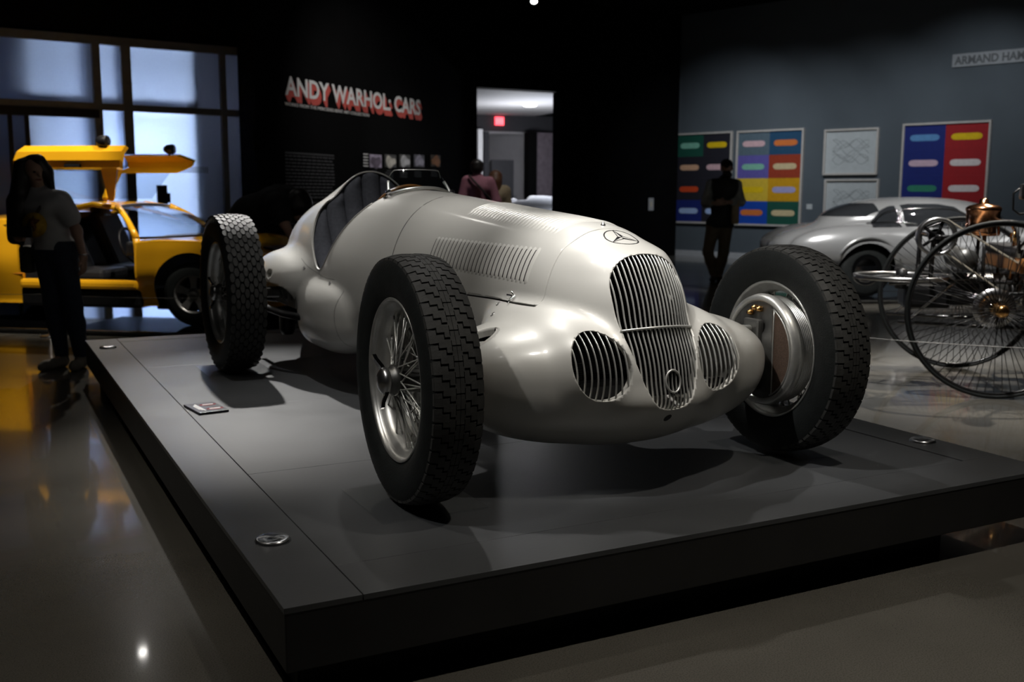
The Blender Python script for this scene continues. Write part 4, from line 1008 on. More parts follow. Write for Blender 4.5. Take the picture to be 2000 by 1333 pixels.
mb = MB(); mb.bbox((.0, .9, .22), (.98, 1.30, .20), .02); mb.bbox((-2.62, .9, .24), (.98, 1.30, .2), .02); mb.build('wheel_wells', 'black_metal', yc)
mb = MB(); mb.bbox((-.55, .9, .52), (.05, 1.66, .50), .01); mb.bbox((-.66, .9, .70), (.2, 1.4, .14), .03); mb.build('dashboard', 'leather_black', yc)
mb = MB(); mb.bbox((-1.76, .9, .66), (.05, 1.66, .62), .01); mb.build('bulkhead', 'leather_black', yc)
mb = MB(); mb.bbox((-1.15, .9, .42), (1.15, .26, .16), .03); mb.build('centre_tunnel', 'leather_black', yc)
for v in (.48, 1.32):
    R_ = Matrix.Rotation(math.radians(-24), 3, 'Y')
    mb = MB(); mb.bbox((-1.28, v, .44), (.5, .46, .12), .04); mb.bbox((-1.55, v, .72), (.13, .46, .62), .05, R_); mb.bbox((-1.68, v, 1.02), (.1, .26, .16), .04, R_); mb.build('seat', 'leather_black', yc)
mb = MB(); a_ = np.linspace(0, 2*pi, 30, endpoint=False); mb.tube([(-.86-.06*math.sin(t), .48+.17*math.cos(t), .72+.165*math.sin(t)) for t in a_], .014, 8, closed=True); mb.bar((-.86, .48, .72), (-.62, .48, .64), .02); mb.build('steering_wheel', 'leather_black', yc)
# greenhouse: windscreen, pillars, roof T
mb = MB()
roofF = [(-.93, .9+t*.50, 1.115-.02*t*t) for t in np.linspace(-1, 1, 13)]; base = [(-.10-.48*abs(t)**2.6, .9+t*.80, .828-.02*t*t) for t in np.linspace(-1, 1, 13)]
rows = [[tuple(np.array(b)*(1-k)+np.array(r_)*k+np.array([0, 0, .03*math.sin(pi*k)])) for b, r_ in zip(base, roofF)] for k in np.linspace(0, 1, 6)]
mb.grid(rows); mb.grid([[(p[0]-.004, p[1], p[2]-.006) for p in r_] for r_ in rows]); mb.build('windscreen', 'tint_glass', yc)
mb = MB(); mb.tube([rows[0][i] for i in range(13)], .012, 8); mb.build('windscreen_seal', 'black_metal', yc)
mb = MB(); mb.tube([rows[-1][i] for i in range(13)], .016, 8); mb.build('windscreen_header', 'brushed', yc)
for i, sg in ((0, -1), (12, 1)):
    P = [r_[i] for r_ in rows]
    mb = MB(); mb.tube(P, [.035, .03, .028, .028, .03, .034], 10); mb.tube([P[0], (P[0][0]-.0, P[0][1], P[0][2]-.10), (-.57, P[0][1]+sg*.0, .45)], [.035, .03, .03], 10); mb.build('a_pillar', 'yellow', yc)
    mb = MB(); mb.tube([(P[-1][0]-.02, P[-1][1], P[-1][2]-.01), (-1.2, P[-1][1], 1.12), (-1.75, .9+sg*.62, .99)], .028, 8); mb.build('cant_rail', 'yellow', yc)
mb = MB(); mb.grid([[(u, .9+t*.50, zz-.02*t*t) for t in np.linspace(-1, 1, 9)] for u, zz in ((-.93, 1.125), (-1.1, 1.145), (-1.4, 1.145), (-1.75, 1.08))]); mb.grid([[(u, .9+t*.50, zz-.02*t*t-.035) for t in np.linspace(-1, 1, 9)] for u, zz in ((-.93, 1.125), (-1.1, 1.145), (-1.4, 1.145), (-1.75, 1.08))]); mb.build('roof', 'yellow', yc)
# two black vents on the nose
for (u, v) in ((.62, .35), (.62, 1.05)):
    mb = MB(); mb.bbox((u, v+.2, .715), (.10, .40, .02), .008, Matrix.Rotation(.2, 3, 'Y')); mb.build('nose_vent', 'black_metal', yc)
mb = MB(); mb.bbox((.72, .9, .693), (.05, .9, .012), .004, Matrix.Rotation(.25, 3, 'Y')); mb.build('nose_stripe', 'white_wall', yc)
# rear quarter vent and flank scoop
mb = MB(); mb.add([(-2.05, .012, .90), (-1.86, .012, .93), (-1.90, .012, .86), (-2.12, .012, .80)], [(0,1,2,3)]); mb.build('quarter_vent', 'black_metal', yc)
mb = MB(); mb.grid([[(-1.72-.26*k-.05*math.sin(pi*k), .02+.03*math.sin(pi*s_), .44+.36*(1-k)*s_+.02) for s_ in np.linspace(0, 1, 8)] for k in np.linspace(0, 1, 8)]); mb.build('flank_scoop', 'orange_in', yc)
# raised doors
def ydoor(sg):
    """sg -1 near side, +1 far side; section (offset from centre line, z)"""
    c = .9
    def q(u, o_, z): return (u, c+sg*o_, z)
    lower = [(.50, 1.155), (.66, 1.30), (.80, 1.44), (.86, 1.50)]       # window zone from hinge up
    # outer panel above the window: rises and leans out
    d = empty('door', parent=yc) if False else None
    if sg < 0: pan = [(-1.78, -.69, .84, 1.465), (-1.74, -.65, .90, 1.53), (-1.70, -.63, .90, 1.61), (-1.64, -.61, .86, 1.665)]
    else: pan = [(-1.72, -.98, .84, 1.465), (-1.6, -.86, .93, 1.53), (-1.62, -.84, .95, 1.59), (-1.64, -1.0, .90, 1.655)]
    mb = MB(); rows = []
    for (u0, u1, o_, z) in pan: rows.append([q(u, o_, z) for u in np.linspace(u0, u1, 10)])
    mb.grid(rows, False); inner = [[(p[0], p[1]-sg*.055, p[2]-.02) for p in r_] for r_ in rows]; mb.grid(inner, False)
    ring = rows[0]+[r_[-1] for r_ in rows[1:]]+rows[-1][::-1][1:]+[r_[0] for r_ in rows[::-1][1:-1]]; ri = inner[0]+[r_[-1] for r_ in inner[1:]]+inner[-1][::-1][1:]+[r_[0] for r_ in inner[::-1][1:-1]]; n = len(ring)
    mb.add(ring+ri, [(i, (i+1) % n, n+(i+1) % n, n+i) for i in range(n)]); dp = mb.build('door', 'yellow', yc)
    dp['label'] = 'raised near door' if sg < 0 else 'raised far door'
    ua, ub = (-1.72, -.68)
    def side(u0, u1, w0, w1, nm='door_frame'):
        mb = MB(); A = [q(u0, .50, 1.15), q(u1, .84, 1.47)]
        mb.add([(A[0][0]-w0, A[0][1], A[0][2]), (A[0][0]+w0, A[0][1], A[0][2]), (A[1][0]+w1, A[1][1], A[1][2]), (A[1][0]-w1, A[1][1], A[1][2])]+[(A[0][0]-w0, A[0][1]-sg*.03, A[0][2]+.03), (A[0][0]+w0, A[0][1]-sg*.03, A[0][2]+.03), (A[1][0]+w1, A[1][1]-sg*.03, A[1][2]+.03), (A[1][0]-w1, A[1][1]-sg*.03, A[1][2]+.03)],
               [(0,1,2,3),(7,6,5,4),(0,4,5,1),(1,5,6,2),(2,6,7,3),(3,7,4,0)]); mb.build(nm, 'yellow', dp)
    (side(-1.00, -.80, .025, .085) if sg < 0 else None); side(-1.66, -1.70, .03, .05)
    mb = MB(); g0 = [q(-1.64, .52, 1.17), q(-1.04 if sg < 0 else -1.14, .52, 1.17), q(-.90 if sg < 0 else -1.08, .82, 1.45), q(-1.66, .82, 1.45)]; mb.add(g0+[(p[0], p[1]-sg*.006, p[2]+.006) for p in g0], [(0,1,2,3),(7,6,5,4),(0,4,5,1),(1,5,6,2),(2,6,7,3),(3,7,4,0)]); mb.build('door_glass', 'tint_glass', dp)
    mb = MB(); mb.bbox(q(-1.15, .87, 1.48), (.16, .04, .03), .008); mb.build('door_handle', 'black_metal', dp)
    m_ = q(-.84 if sg < 0 else -1.10, .86, 1.685)
    mb = MB(); mb.bar((m_[0], m_[1], m_[2]-.05), (m_[0], m_[1], m_[2]), .012); mb.lathe([(-.06, 0), (-.055, .03), (-.02, .05), (.04, .055), (.055, .05), (.05, 0)], 'x', (m_[0], m_[1], m_[2]+.02), 16); mb.build('mirror', 'black_metal', dp)
ydoor(-1); ydoor(1)
# wheels of the yellow car
def alloy_wheel(parent, u, v, r, sg):
    mb = MB(); w_ = .11
    mb.lathe([(-w_, r*.62), (-w_*1.0, r*.80), (-w_*.9, r*.95), (-w_*.7, r), (w_*.7, r), (w_*.9, r*.95), (w_, r*.8), (w_, r*.62)], 'y', n=48); t_ = mb.build('wheel', 'rubber', parent); t_.location = (u, v, r)
    mb = MB(); mb.lathe([(sg*w_*.9, r*.63), (sg*w_*.95, r*.60), (sg*w_*.6, r*.56), (sg*w_*.2, r*.54)], 'y', n=40); mb.build('rim', 'alloy', t_)
    for k in range(5):
        a = 2*pi*k/5+.3; mb = MB(); ca, sa = math.cos(a), math.sin(a); P = []
        for (rad, wd, yy) in ((.04, .03, .7), (r*.30, .028, .66), (r*.58, .042, .72)):
            for s_ in (-1, 1): P.append((rad*ca-s_*wd*sa, sg*w_*yy, rad*sa+s_*wd*ca))
        P += [(p[0], p[1]-sg*.03, p[2]) for p in P]
        mb.add(P, [(0,1,3,2),(2,3,5,4),(6,8,9,7),(8,10,11,9),(0,2,8,6),(2,4,10,8),(1,7,9,3),(3,9,11,5)]); mb.build('wheel_spoke', 'alloy', t_)
    mb = MB(); mb.lathe([(sg*w_*.62, .07), (sg*w_*.72, .05), (sg*w_*.78, 0)], 'y', n=20); mb.build('hub_cap', 'alu_dark', t_)
    mb = MB(); mb.lathe([(-w_*.3, 0), (-w_*.3, r*.5), (w_*.1*sg, r*.5), (w_*.1*sg, 0)], 'y', n=24); mb.build('brake_disc', 'black_metal', t_)
for (u, r) in ((0, .295), (-2.62, .31)):
    alloy_wheel(yc, u, .13, r, -1); alloy_wheel(yc, u, 1.67, r, 1)
# ------------------------------------------------------------------ low cable barriers
def cable_barrier(name, label, pts, h):
    e = empty(name, (pts[0][0], pts[0][1], 0)); tag(e, label, 'barrier'); o_ = np.array([pts[0][0], pts[0][1], 0])
    for p in pts:
        q = np.array([p[0], p[1], 0])-o_
        mb = MB(); mb.lathe([(0, 0), (0, .09), (.008, .09), (.018, .05), (.02, .01), (h, .008), (h+.006, 0)], 'z', tuple(q), 24); mb.build('post', 'brushed', e)
    for a, b in zip(pts[:-1], pts[1:]):
        mb = MB(); A = np.array([a[0], a[1], h-.02])-o_; B = np.array([b[0], b[1], h-.02])-o_; mb.tube([A+(B-A)*t-np.array([0, 0, .012*math.sin(pi*t)]) for t in np.linspace(0, 1, 12)], .0025, 6); mb.build('cable', 'alu_dark', e)
b0 = on_z(98, 658, 0); 
cable_barrier('cable_barrier', 'thin low cable barrier in front of the yellow car', [b0-yf*2.2, b0, b0+yf*1.55], .40)
r0, r1 = on_z(1590, 800, 0), at(2140, 690, 5.5)
cable_barrier('cable_barrier', 'thin low cable barrier in front of the antique three-wheeler', [at(1600, 676, 6.6), at(2140, 690, 5.9)], .42)
# ------------------------------------------------------------------ silver coupe seen from its side behind the three-wheeler
M('coupe_silver', (0.40, 0.41, 0.42), 0.26, 0.5, 0.03, 3.0, coat=0.6, coatr=0.08)
M('coupe_glass', (0.02, 0.022, 0.025), 0.04, 0.0, 0.1, coat=1.0, coatr=0.02)
CD = 12.5
so = at(1562, 590, CD); so = np.array([so[0], so[1], 0]); sa_ = math.radians(5)
su = HR*math.cos(sa_)+HF*math.sin(sa_); sv = -HR*math.sin(sa_)+HF*math.cos(sa_)
def sroot(name, z):
    o = empty(name); o.matrix_world = Matrix(((su[0], sv[0], 0, so[0]), (su[1], sv[1], 0, so[1]), (0, 0, 1, z), (0, 0, 0, 1))); return o
o = sroot('car_plinth', 0); tag(o, 'low black plinth under the silver coupe', 'plinth'); mb = MB(); mb.bbox((2.3, .9, .025), (5.4, 2.4, .05), .006); mb.build('deck', 'gloss_black', o); mb = MB(); mb.bbox((2.3, -.306, .035), (5.4, .012, .02), .003); mb.build('edge_trim', 'alu_dark', o)
cp = sroot('silver_coupe', .05); tag(cp, 'rounded silver vintage coupe parked before the picture wall, tail to the left', 'car')
def coupe_f(U, V, Z):
    v = np.abs(V-.9)
    f = ell(U, v, Z, (2.26, 0, .48), (2.26, .86, .33), 2.8)
    hz = .66-.06*np.clip((1.0-U)/1.0, 0, 1)
    f = smin(f, ell(U, v, Z, (.98, .60, .60), (.97, .275, .285), 2.2), .10)
    f = smin(f, ell(U, v, Z, (3.55, .58, .62), (.98, .28, .29), 2.3), .12)
    f = smin(f, ell(U, v, Z, (1.05, 0, .63), (1.03, .55, .26), 2.2), .10)
    f = smin(f, ell(U, v, Z, (1.78, 0, .80), (1.24, .66, .42), 2.4), .07)
    return f
SV, SQ = implicit(coupe_f, (-.1, -.08, .08), (4.7, 1.9, 1.35), .024, 3, .25); ST = tris(SQ)
s = np.minimum(np.hypot(SV[:,0]-.86, SV[:,2]-.30)-.36, np.hypot(SV[:,0]-3.28, SV[:,2]-.30)-.36)
s = np.maximum(s, .55-np.abs(SV[:,1]-.9)); SV, ST, _ = clip(SV, ST, s)
W_f = np.array([(.93, .845), (1.02, .94), (1.14, 1.055), (1.24, 1.10), (1.33, 1.115), (1.335, .85)])
W_d = np.array([(1.39, .855), (1.40, 1.12), (1.52, 1.135), (1.90, 1.135), (2.10, 1.10), (2.22, 1.0), (2.26, .86)])
def glass_s(V):
    P = V[:, [0, 2]]; sd = np.minimum(poly_sd(P, W_f), poly_sd(P, W_d)); sd = np.maximum(sd, .30-np.abs(V[:,1]-.9))
    # rear window on the fastback slope and the windscreen
    ws_ = np.maximum(np.maximum(V[:,0]-1.12, .97-V[:,2]), np.maximum(V[:,2]-1.14, np.abs(V[:,1]-.9)-.50))
    rw_ = np.maximum(np.maximum(2.4-V[:,0], .93-V[:,2]), np.maximum(V[:,2]-1.13, np.abs(V[:,1]-.9)-.45))
    return np.minimum(sd, np.minimum(ws_, rw_))
g = glass_s(SV); A = clip(SV, ST, g); np_mesh('body', *compact(A[0], A[1]), 'coupe_silver', cp)
A = clip(SV, ST, -g); np_mesh('window_glass', *compact(A[0], A[1]), 'coupe_glass', cp)
def coupe_skin(P, off=.004):
    P = project(coupe_f, np.asarray(P, float), 6); n_ = grad(coupe_f, P); n_ /= np.linalg.norm(n_, axis=1)[:, None]; return P+n_*off
for pl in (W_f, W_d):
    P = smooth_poly(np.repeat(pl, 1, 0), 6); Q_ = coupe_skin([(a, .30, b) for a, b in P]); mb = MB(); mb.tube(Q_, .011, 6, closed=True); mb.build('window_trim', 'chrome', cp)
Q_ = coupe_skin([(u, .05, .70+.06*math.sin(pi*min(1, u/1.7))) for u in np.linspace(.45, 1.35, 16)], .002)
mb = MB(); mb.tube([(p[0], p[1]-.01, p[2]) for p in [(.50+.36*1.0+.43*math.cos(t), .035, .30+.43*math.sin(t)) for t in np.linspace(.35, 2.6, 18)]], [.008+.016*math.sin(pi*k/17) for k in range(18)], 8); mb.build('wheel_arch_brow', 'coupe_silver', cp)
mb = MB(); mb.tube([(u, .03+.02*math.cos(u), .33) for u in np.linspace(1.3, 2.85, 12)], .016, 8); mb.build('sill_strip', 'chrome', cp)
mb = MB(); mb.tube([(-.02+.10*(abs(t)**2), .9+t*.80, .40) for t in np.linspace(-1, 1, 13)], .035, 8); mb.build('bumper', 'chrome', cp)
mb = MB(); mb.bbox((2.1, .9, .34), (3.6, 1.3, .36), .05); mb.build('underbody', 'black_metal', cp)
for (u, v, sg) in ((.86, .16, -1), (3.28, .16, -1), (.86, 1.64, 1), (3.28, 1.64, 1)):
    mb = MB(); r = .325; w_ = .085; mb.lathe([(-w_, r*.6), (-w_, r*.85), (-w_*.7, r), (w_*.7, r), (w_, r*.85), (w_, r*.6)], 'y', n=40); t_ = mb.build('wheel', 'rubber', cp); t_.location = (u, v, r)
    mb = MB(); mb.lathe([(sg*w_*.8, r*.62), (sg*w_*.95, r*.55), (sg*w_*.7, r*.48), (sg*w_*.9, r*.40), (sg*w_*1.1, r*.15), (sg*w_*1.15, 0)], 'y', n=36); mb.build('hubcap', 'chrome', t_)
# ------------------------------------------------------------------ white racing car in the room beyond the doorway
wo = gp(1030, 23.2); wr = empty('white_racer', (wo[0], wo[1], 0)); wr.rotation_euler = (0, 0, math.atan2(HR[1], HR[0])-.5)
tag(wr, 'white open racing car standing beyond the doorway', 'car')
def racer_f(U, V, Z):
    v = np.abs(V); f = ell(U, v, Z, (0, 0, .62), (1.9, .62, .34), 2.6)
    f = smin(f, ell(U, v, Z, (.25, 0, .92), (.95, .36, .34), 2.2), .12); f = smin(f, ell(U, v, Z, (-1.2, .55, .70), (.5, .22, .30), 2.2), .1)
    f = smin(f, ell(U, v, Z, (1.25, .55, .72), (.5, .22, .33), 2.2), .1)
    return np.maximum(f, -(np.maximum(np.abs(U+.12)-.22, np.maximum(v-.24, .98-Z))))
RV, RQ = implicit(racer_f, (-2.0, -.95, .2), (2.0, .95, 1.4), .035, 1, .3); np_mesh('body', RV, RQ, 'white_wall', wr)
mb = MB(); mb.grid([[(-.42-.05*math.cos(t), .30*math.sin(t), z) for t in np.linspace(-1.3, 1.3, 11)] for z in (1.10, 1.27)]); mb.build('windscreen', 'tint_glass', wr)
for (u, v) in ((-1.2, -.66), (-1.2, .66), (1.25, -.66), (1.25, .66)):
    mb = MB(); mb.lathe([(-.08, 0), (-.08, .30), (-.05, .34), (.05, .34), (.08, .30), (.08, 0)], 'y', (u, v, .34), 32); mb.build('wheel', 'rubber', wr)
mb = MB(); mb.lathe([(-.03, 0), (-.03, .05), (.02, .06), (.04, 0)], 'x', (-.35, -.42, 1.10), 14); mb.build('mirror', 'chrome', wr)
# ------------------------------------------------------------------ antique motor three-wheeler at the right
TD = 6.43; tl = (1957-1000)/FPX*TD
ab = HR*.203+HF*.979; ab /= np.linalg.norm(ab); aa_ = HR*.979-HF*.203; aa_ /= np.linalg.norm(aa_)
to = CAMP+HR*tl+HF*TD; to = np.array([to[0], to[1], 0.])
tw_ = empty('three_wheeler'); tw_.matrix_world = Matrix(((aa_[0], ab[0], 0, to[0]), (aa_[1], ab[1], 0, to[1]), (0, 0, 1, 0), (0, 0, 0, 1)))
tag(tw_, 'antique motor three-wheeler with tall thin wire wheels and copper tank', 'vehicle')
def wire_wheel(a, b, r, ns, nm, hub='brass'):
    mb = MB(); n = 90
    mb.tube([(r*math.cos(t)*1.0-.0, 0, r*math.sin(t)) for t in np.linspace(0, 2*pi, n, endpoint=False)], .0125, 8, closed=True)
    o = mb.build(nm, 'rubber', tw_); o.location = (a, b, r+.0125)
    mb = MB(); mb.tube([((r-.018)*math.cos(t), 0, (r-.018)*math.sin(t)) for t in np.linspace(0, 2*pi, n, endpoint=False)], .009, 6, closed=True); mb.build('felloe', 'black_paint', o)
    mb = MB(); mb.lathe([(-.10, 0), (-.10, .022), (-.085, .038), (-.06, .044), (-.05, .030), (.05, .030), (.06, .044), (.07, .03), (.08, 0)], 'y', n=28); mb.build('hub', hub, o)
    mb = MB(); mb.tube([(0, -.045, .042), (0, 0, r-.02)], .0026, 5); m1 = mb.mesh('spoke', 'black_metal'); mb = MB(); mb.tube([(0, .045, .042), (0, 0, r-.02)], .0026, 5); m2 = mb.mesh('spoke', 'black_metal')
    for k in range(ns): link('spoke', m1 if k % 2 else m2, o, rot=(0, 2*pi*k/ns, 0))
    return o
wire_wheel(0, 0, .555, 64, 'rear_wheel'); wire_wheel(0, 1.21, .555, 64, 'rear_wheel'); wire_wheel(1.45, .60, .38, 44, 'front_wheel')
def part(nm, mat, fn):
    mb = MB(); fn(mb); return mb.build(nm, mat, tw_)
part('axle', 'black_paint', lambda m: m.tube([(0, .05, .567), (0, 1.16, .567)], .016, 10))
for b in (.34, .86):
    part('frame_tube', 'black_paint', lambda m: m.tube([(-.62, b, .70), (-.3, b, .72), (.25, b, .72), (.7, b, .60), (1.1, b+(.6-b)*.5, .52), (1.42, .60, .62)], .014, 8))
    part('lower_tube', 'black_paint', lambda m: m.tube([(-.55, b, .44), (0, b, .42), (.7, b, .42), (1.2, b+(.6-b)*.6, .48)], .012, 8))
    part('leaf_spring', 'black_paint', lambda m: [m.tube([(-.30+.02*k, b-.16, .66+.012*k), (0, b-.16, .60+.012*k), (.30-.02*k, b-.16, .66+.012*k)], .007, 6) for k in range(3)])
    part('brace', 'brushed', lambda m: m.tube([(-.5, b, .44), (-.2, b, .72)], .009, 6))
    part('strut', 'black_paint', lambda m: m.tube([(.2, b, .42), (.15, b, .72)], .010, 6))
# flywheel: wide horizontal ring with curved spokes
fwz = .735
part('flywheel', 'brushed', lambda m: m.lathe([(-.014, .285), (-.014, .315), (.014, .315), (.014, .285)], 'z', (-.52, .48, fwz), 64, closed=True))
part('flywheel_hub', 'black_metal', lambda m: (m.lathe([(-.08, 0), (-.08, .04), (.05, .04), (.06, 0)], 'z', (-.52, .48, fwz), 20), [m.bar((-.52, .48, fwz), (-.52+.27*math.cos(t), .48+.27*math.sin(t), fwz), .012, .009) for t in np.linspace(0, 2*pi, 7)[:-1]]))
part('crankcase', 'black_metal', lambda m: (m.bbox((-.35, .60, .60), (.30, .30, .16), .03), m.bbox((-.1, .6, .64), (.4, .24, .2), .04)))
part('engine_cylinder', 'alu_dark', lambda m: m.lathe([(-.24, 0), (-.24, .09), (-.2, .1), (.18, .1), (.22, .08), (.22, 0)], 'x', (.05, .60, .66), 24))
# belt pulley, belts
def pulley(m):
    m.lathe([(-.04, .105), (-.04, .125), (.04, .125), (.04, .105)], 'y', (-.36, .22, 1.02), 48, closed=True)
part('belt_pulley', 'brushed', pulley)
part('pulley_face', 'black_metal', lambda m: (m.lathe([(-.02, .02), (-.02, .05), (.02, .05), (.02, .02)], 'y', (-.36, .22, 1.02), 32), [m.bar((-.36, .20, 1.02), (-.36+.108*math.cos(t), .20, 1.02+.108*math.sin(t)), .012, .01) for t in np.linspace(0, 2*pi, 6)[:-1]]))
part('pulley_post', 'black_paint', lambda m: (m.tube([(-.36, .30, 1.02), (-.36, .34, .72)], .016, 8), m.tube([(-.36, .1, 1.02), (-.36, .8, 1.02)], .016, 8), m.tube([(-.36, .80, 1.02), (-.36, .80, .72)], .016, 8)))
def belt(m, z0, z1):
    A, B = np.array([-.30, .22, z0]), np.array([.30, .22, z1]); d = B-A; n_ = np.array([-d[2], 0, d[0]])/np.linalg.norm(d)*.004
    m.add([A-n_+(0, -.03, 0), A-n_+(0, .03, 0), A+n_+(0, .03, 0), A+n_+(0, -.03, 0), B-n_+(0, -.03, 0), B-n_+(0, .03, 0), B+n_+(0, .03, 0), B+n_+(0, -.03, 0)], [(0,1,2,3),(7,6,5,4),(0,4,5,1),(1,5,6,2),(2,6,7,3),(3,7,4,0)])
part('drive_belt', 'cream', lambda m: belt(m, 1.13, .76)); part('drive_belt', 'cream', lambda m: belt(m, .92, .50))
part('drive_pulley', 'alu_dark', lambda m: m.lathe([(-.05, 0), (-.05, .16), (.05, .16), (.05, 0)], 'y', (.34, .24, .62), 36))
# copper vaporiser tank
part('copper_tank', 'copper', lambda m: (m.lathe([(0, 0), (0, .105), (.008, .112), (.03, .112), (.035, .107), (.16, .107), (.165, .112), (.185, .112), (.20, .09), (.215, .03), (.24, .028), (.25, .012), (.25, 0)], 'z', (-.02, .50, 1.02), 40)))
part('tank_bracket', 'black_paint', lambda m: (m.tube([(-.02, .42, 1.02), (-.02, .40, .72)], .012, 8), m.tube([(-.02, .58, 1.02), (-.02, .62, .72)], .012, 8)))
part('copper_pipe', 'copper', lambda m: m.tube([(.07, .50, 1.10), (.16, .5, 1.10), (.20, .5, 1.02), (.20, .55, .78)], .012, 8))
part('oil_cup', 'brass', lambda m: (m.lathe([(0, 0), (0, .02), (.06, .026), (.07, 0)], 'z', (.16, .42, .98), 14), m.tube([(.16, .42, .98), (.16, .45, .74)], .006, 6)))
part('water_tank', 'alu_dark', lambda m: m.lathe([(-.20, 0), (-.20, .07), (.20, .07), (.20, 0)], 'y', (-.12, .62, .86), 24))
# bench seat with iron rails
part('seat_box', 'wood_red', lambda m: m.bbox((.34, .60, .84), (.40, .92, .10), .015))
part('seat_cushion', 'leather_black', lambda m: m.bbox((.34, .60, .92), (.42, .92, .07), .03))
part('seat_back', 'leather_black', lambda m: m.bbox((.12, .60, 1.16), (.06, .92, .26), .025) if False else m.tube([(.13, .14, .92), (.10, .14, 1.12), (.10, 1.06, 1.12), (.13, 1.06, .92)], .010, 8))
part('arm_rail', 'black_paint', lambda m: m.tube([(.13, .14, .96), (.20, .12, 1.06), (.46, .12, 1.06), (.53, .14, .92)], .009, 8))
for x_ in (.18, .5):
    for b in (.34, .86): part('seat_leg', 'black_paint', lambda m: m.bar((x_, b, .80), (x_, b, .58), .010))
part('footboard', 'wood_red', lambda m: m.bbox((.78, .60, .50), (.42, .60, .03), .006))
part('steering_column', 'black_paint', lambda m: (m.tube([(.16, .05, .62), (.145, .05, 1.0), (.14, .05, 1.26)], .012, 8)))
part('steering_crank', 'black_metal', lambda m: (m.bbox((.14, .05, 1.31), (.11, .10, .10), .02), m.bbox((.16, .05, 1.385), (.08, .07, .05), .012), m.tube([(.08, .05, 1.33), (.045, .05, 1.30), (.05, .05, 1.20), (.09, .05, 1.17), (.14, .05, 1.18)], .007, 8)))
part('brake_lever', 'brass', lambda m: m.tube([(.30, .08, .58), (.22, .08, .82), (.15, .08, .96)], .008, 8))
part('side_shaft', 'black_paint', lambda m: m.tube([(.34, .1, .62), (.34, 1.1, .62)], .013, 8))
part('chain', 'black_metal', lambda m: m.tube([(.0, .13, .66), (.34, .13, .68), (.40, .13, .62), (.34, .13, .56), (.0, .13, .47), (-.1, .13, .567)], .007, 6, closed=True))
part('sprocket', 'brushed', lambda m: m.lathe([(-.008, .06), (-.008, .13), (.008, .13), (.008, .06)], 'y', (0, .13, .567), 40, closed=True))
part('front_fork', 'black_paint', lambda m: (m.tube([(1.45, .54, .39), (1.45, .54, .78), (1.45, .60, .82)], .012, 8), m.tube([(1.45, .66, .39), (1.45, .66, .78), (1.45, .60, .82)], .012, 8), m.bar((1.42, .60, .60), (1.45, .60, .95), .014)))
# ------------------------------------------------------------------ visitors
M('skin', (0.36, 0.22, 0.16), 0.5, 0.0, 0.06, 12); M('skin_pale', (0.42, 0.27, 0.2), 0.5, 0.0, 0.06, 12)
M('hair_dark', (0.012, 0.009, 0.008), 0.45, 0.0, 0.3, 60); M('hair_brown', (0.12, 0.055, 0.028), 0.5, 0.0, 0.3, 60)
M('tee_white', (0.40, 0.40, 0.41), 0.8, 0.0, 0.06, 12, bump=.2, bscale=40); M('denim', (0.022, 0.030, 0.050), 0.85, 0.0, 0.2, 40, bump=.2, bscale=60)
M('shirt_black', (0.010, 0.010, 0.011), 0.85, 0.0, 0.2, 20, bump=.3, bscale=30); M('shirt_pink', (0.36, 0.15, 0.20), 0.8, 0.0, 0.08, 30, bump=.2, bscale=30)
M('khaki', (0.2, 0.155, 0.095), 0.85, 0.0, 0.12, 20, bump=.2, bscale=40); M('sleeve_grey', (0.3, 0.32, 0.3), 0.85, 0.0, 0.12, 20)
M('vest_dark', (0.018, 0.019, 0.018), 0.8, 0.0, 0.2, 20, bump=.2, bscale=40); M('tan_panel', (0.34, 0.27, 0.17), 0.8, 0.0, 0.1, 20)
M('shoe_dark', (0.03, 0.025, 0.02), 0.6, 0.0, 0.2); M('shoe_light', (0.20, 0.18, 0.15), 0.7, 0.0, 0.1); M('strap', (0.03, 0.022, 0.02), 0.6, 0.0, 0.2)
M('print_yellow', (0.45, 0.28, 0.02), 0.7, 0.0, 0.3, 25); M('print_brown', (0.12, 0.04, 0.015), 0.7, 0.0, 0.3, 25); M('ink_dark', (0.02, 0.02, 0.04), 0.7); M('eye_dark', (0.01, 0.01, 0.01), 0.2); M('lip', (0.25, 0.08, 0.07), 0.5)
M('bag_olive', (0.04, 0.04, 0.03), 0.7, 0, .2); M('trim_red', (0.2, 0.02, 0.02), 0.7)
def caps_mesh(prims, h, k, inflate=0.0):
    P = [(np.array(a, float), np.array(b, float), r0+inflate, r1+inflate) for a, b, r0, r1 in prims]
    lo = np.min([np.minimum(a, b)-max(r0, r1) for a, b, r0, r1 in P], 0)-.03; hi = np.max([np.maximum(a, b)+max(r0, r1) for a, b, r0, r1 in P], 0)+.03
    n = np.ceil((hi-lo)/h).astype(int)+1; vals = np.full(n, .08, np.float32)
    for a, b, r0, r1 in P:
        m = max(r0, r1)+.07; i0 = np.maximum(((np.minimum(a, b)-m-lo)/h).astype(int), 0); i1 = np.minimum(((np.maximum(a, b)+m-lo)/h).astype(int)+2, n)
        g = np.meshgrid(*[lo[d]+h*np.arange(i0[d], i1[d]) for d in range(3)], indexing='ij')
        sl = tuple(slice(i0[d], i1[d]) for d in range(3)); kk = min(k, 1.2*min(r0, r1))
        vals[sl] = smin(vals[sl], capsule(g[0], g[1], g[2], a, b, r0, r1) if np.any(a != b) else np.sqrt((g[0]-a[0])**2+(g[1]-a[1])**2+(g[2]-a[2])**2)-r0, kk)
    return surface_nets(vals, lo, h)
def lerp(a, b, t): return tuple(np.array(a)*(1-t)+np.array(b)*t)
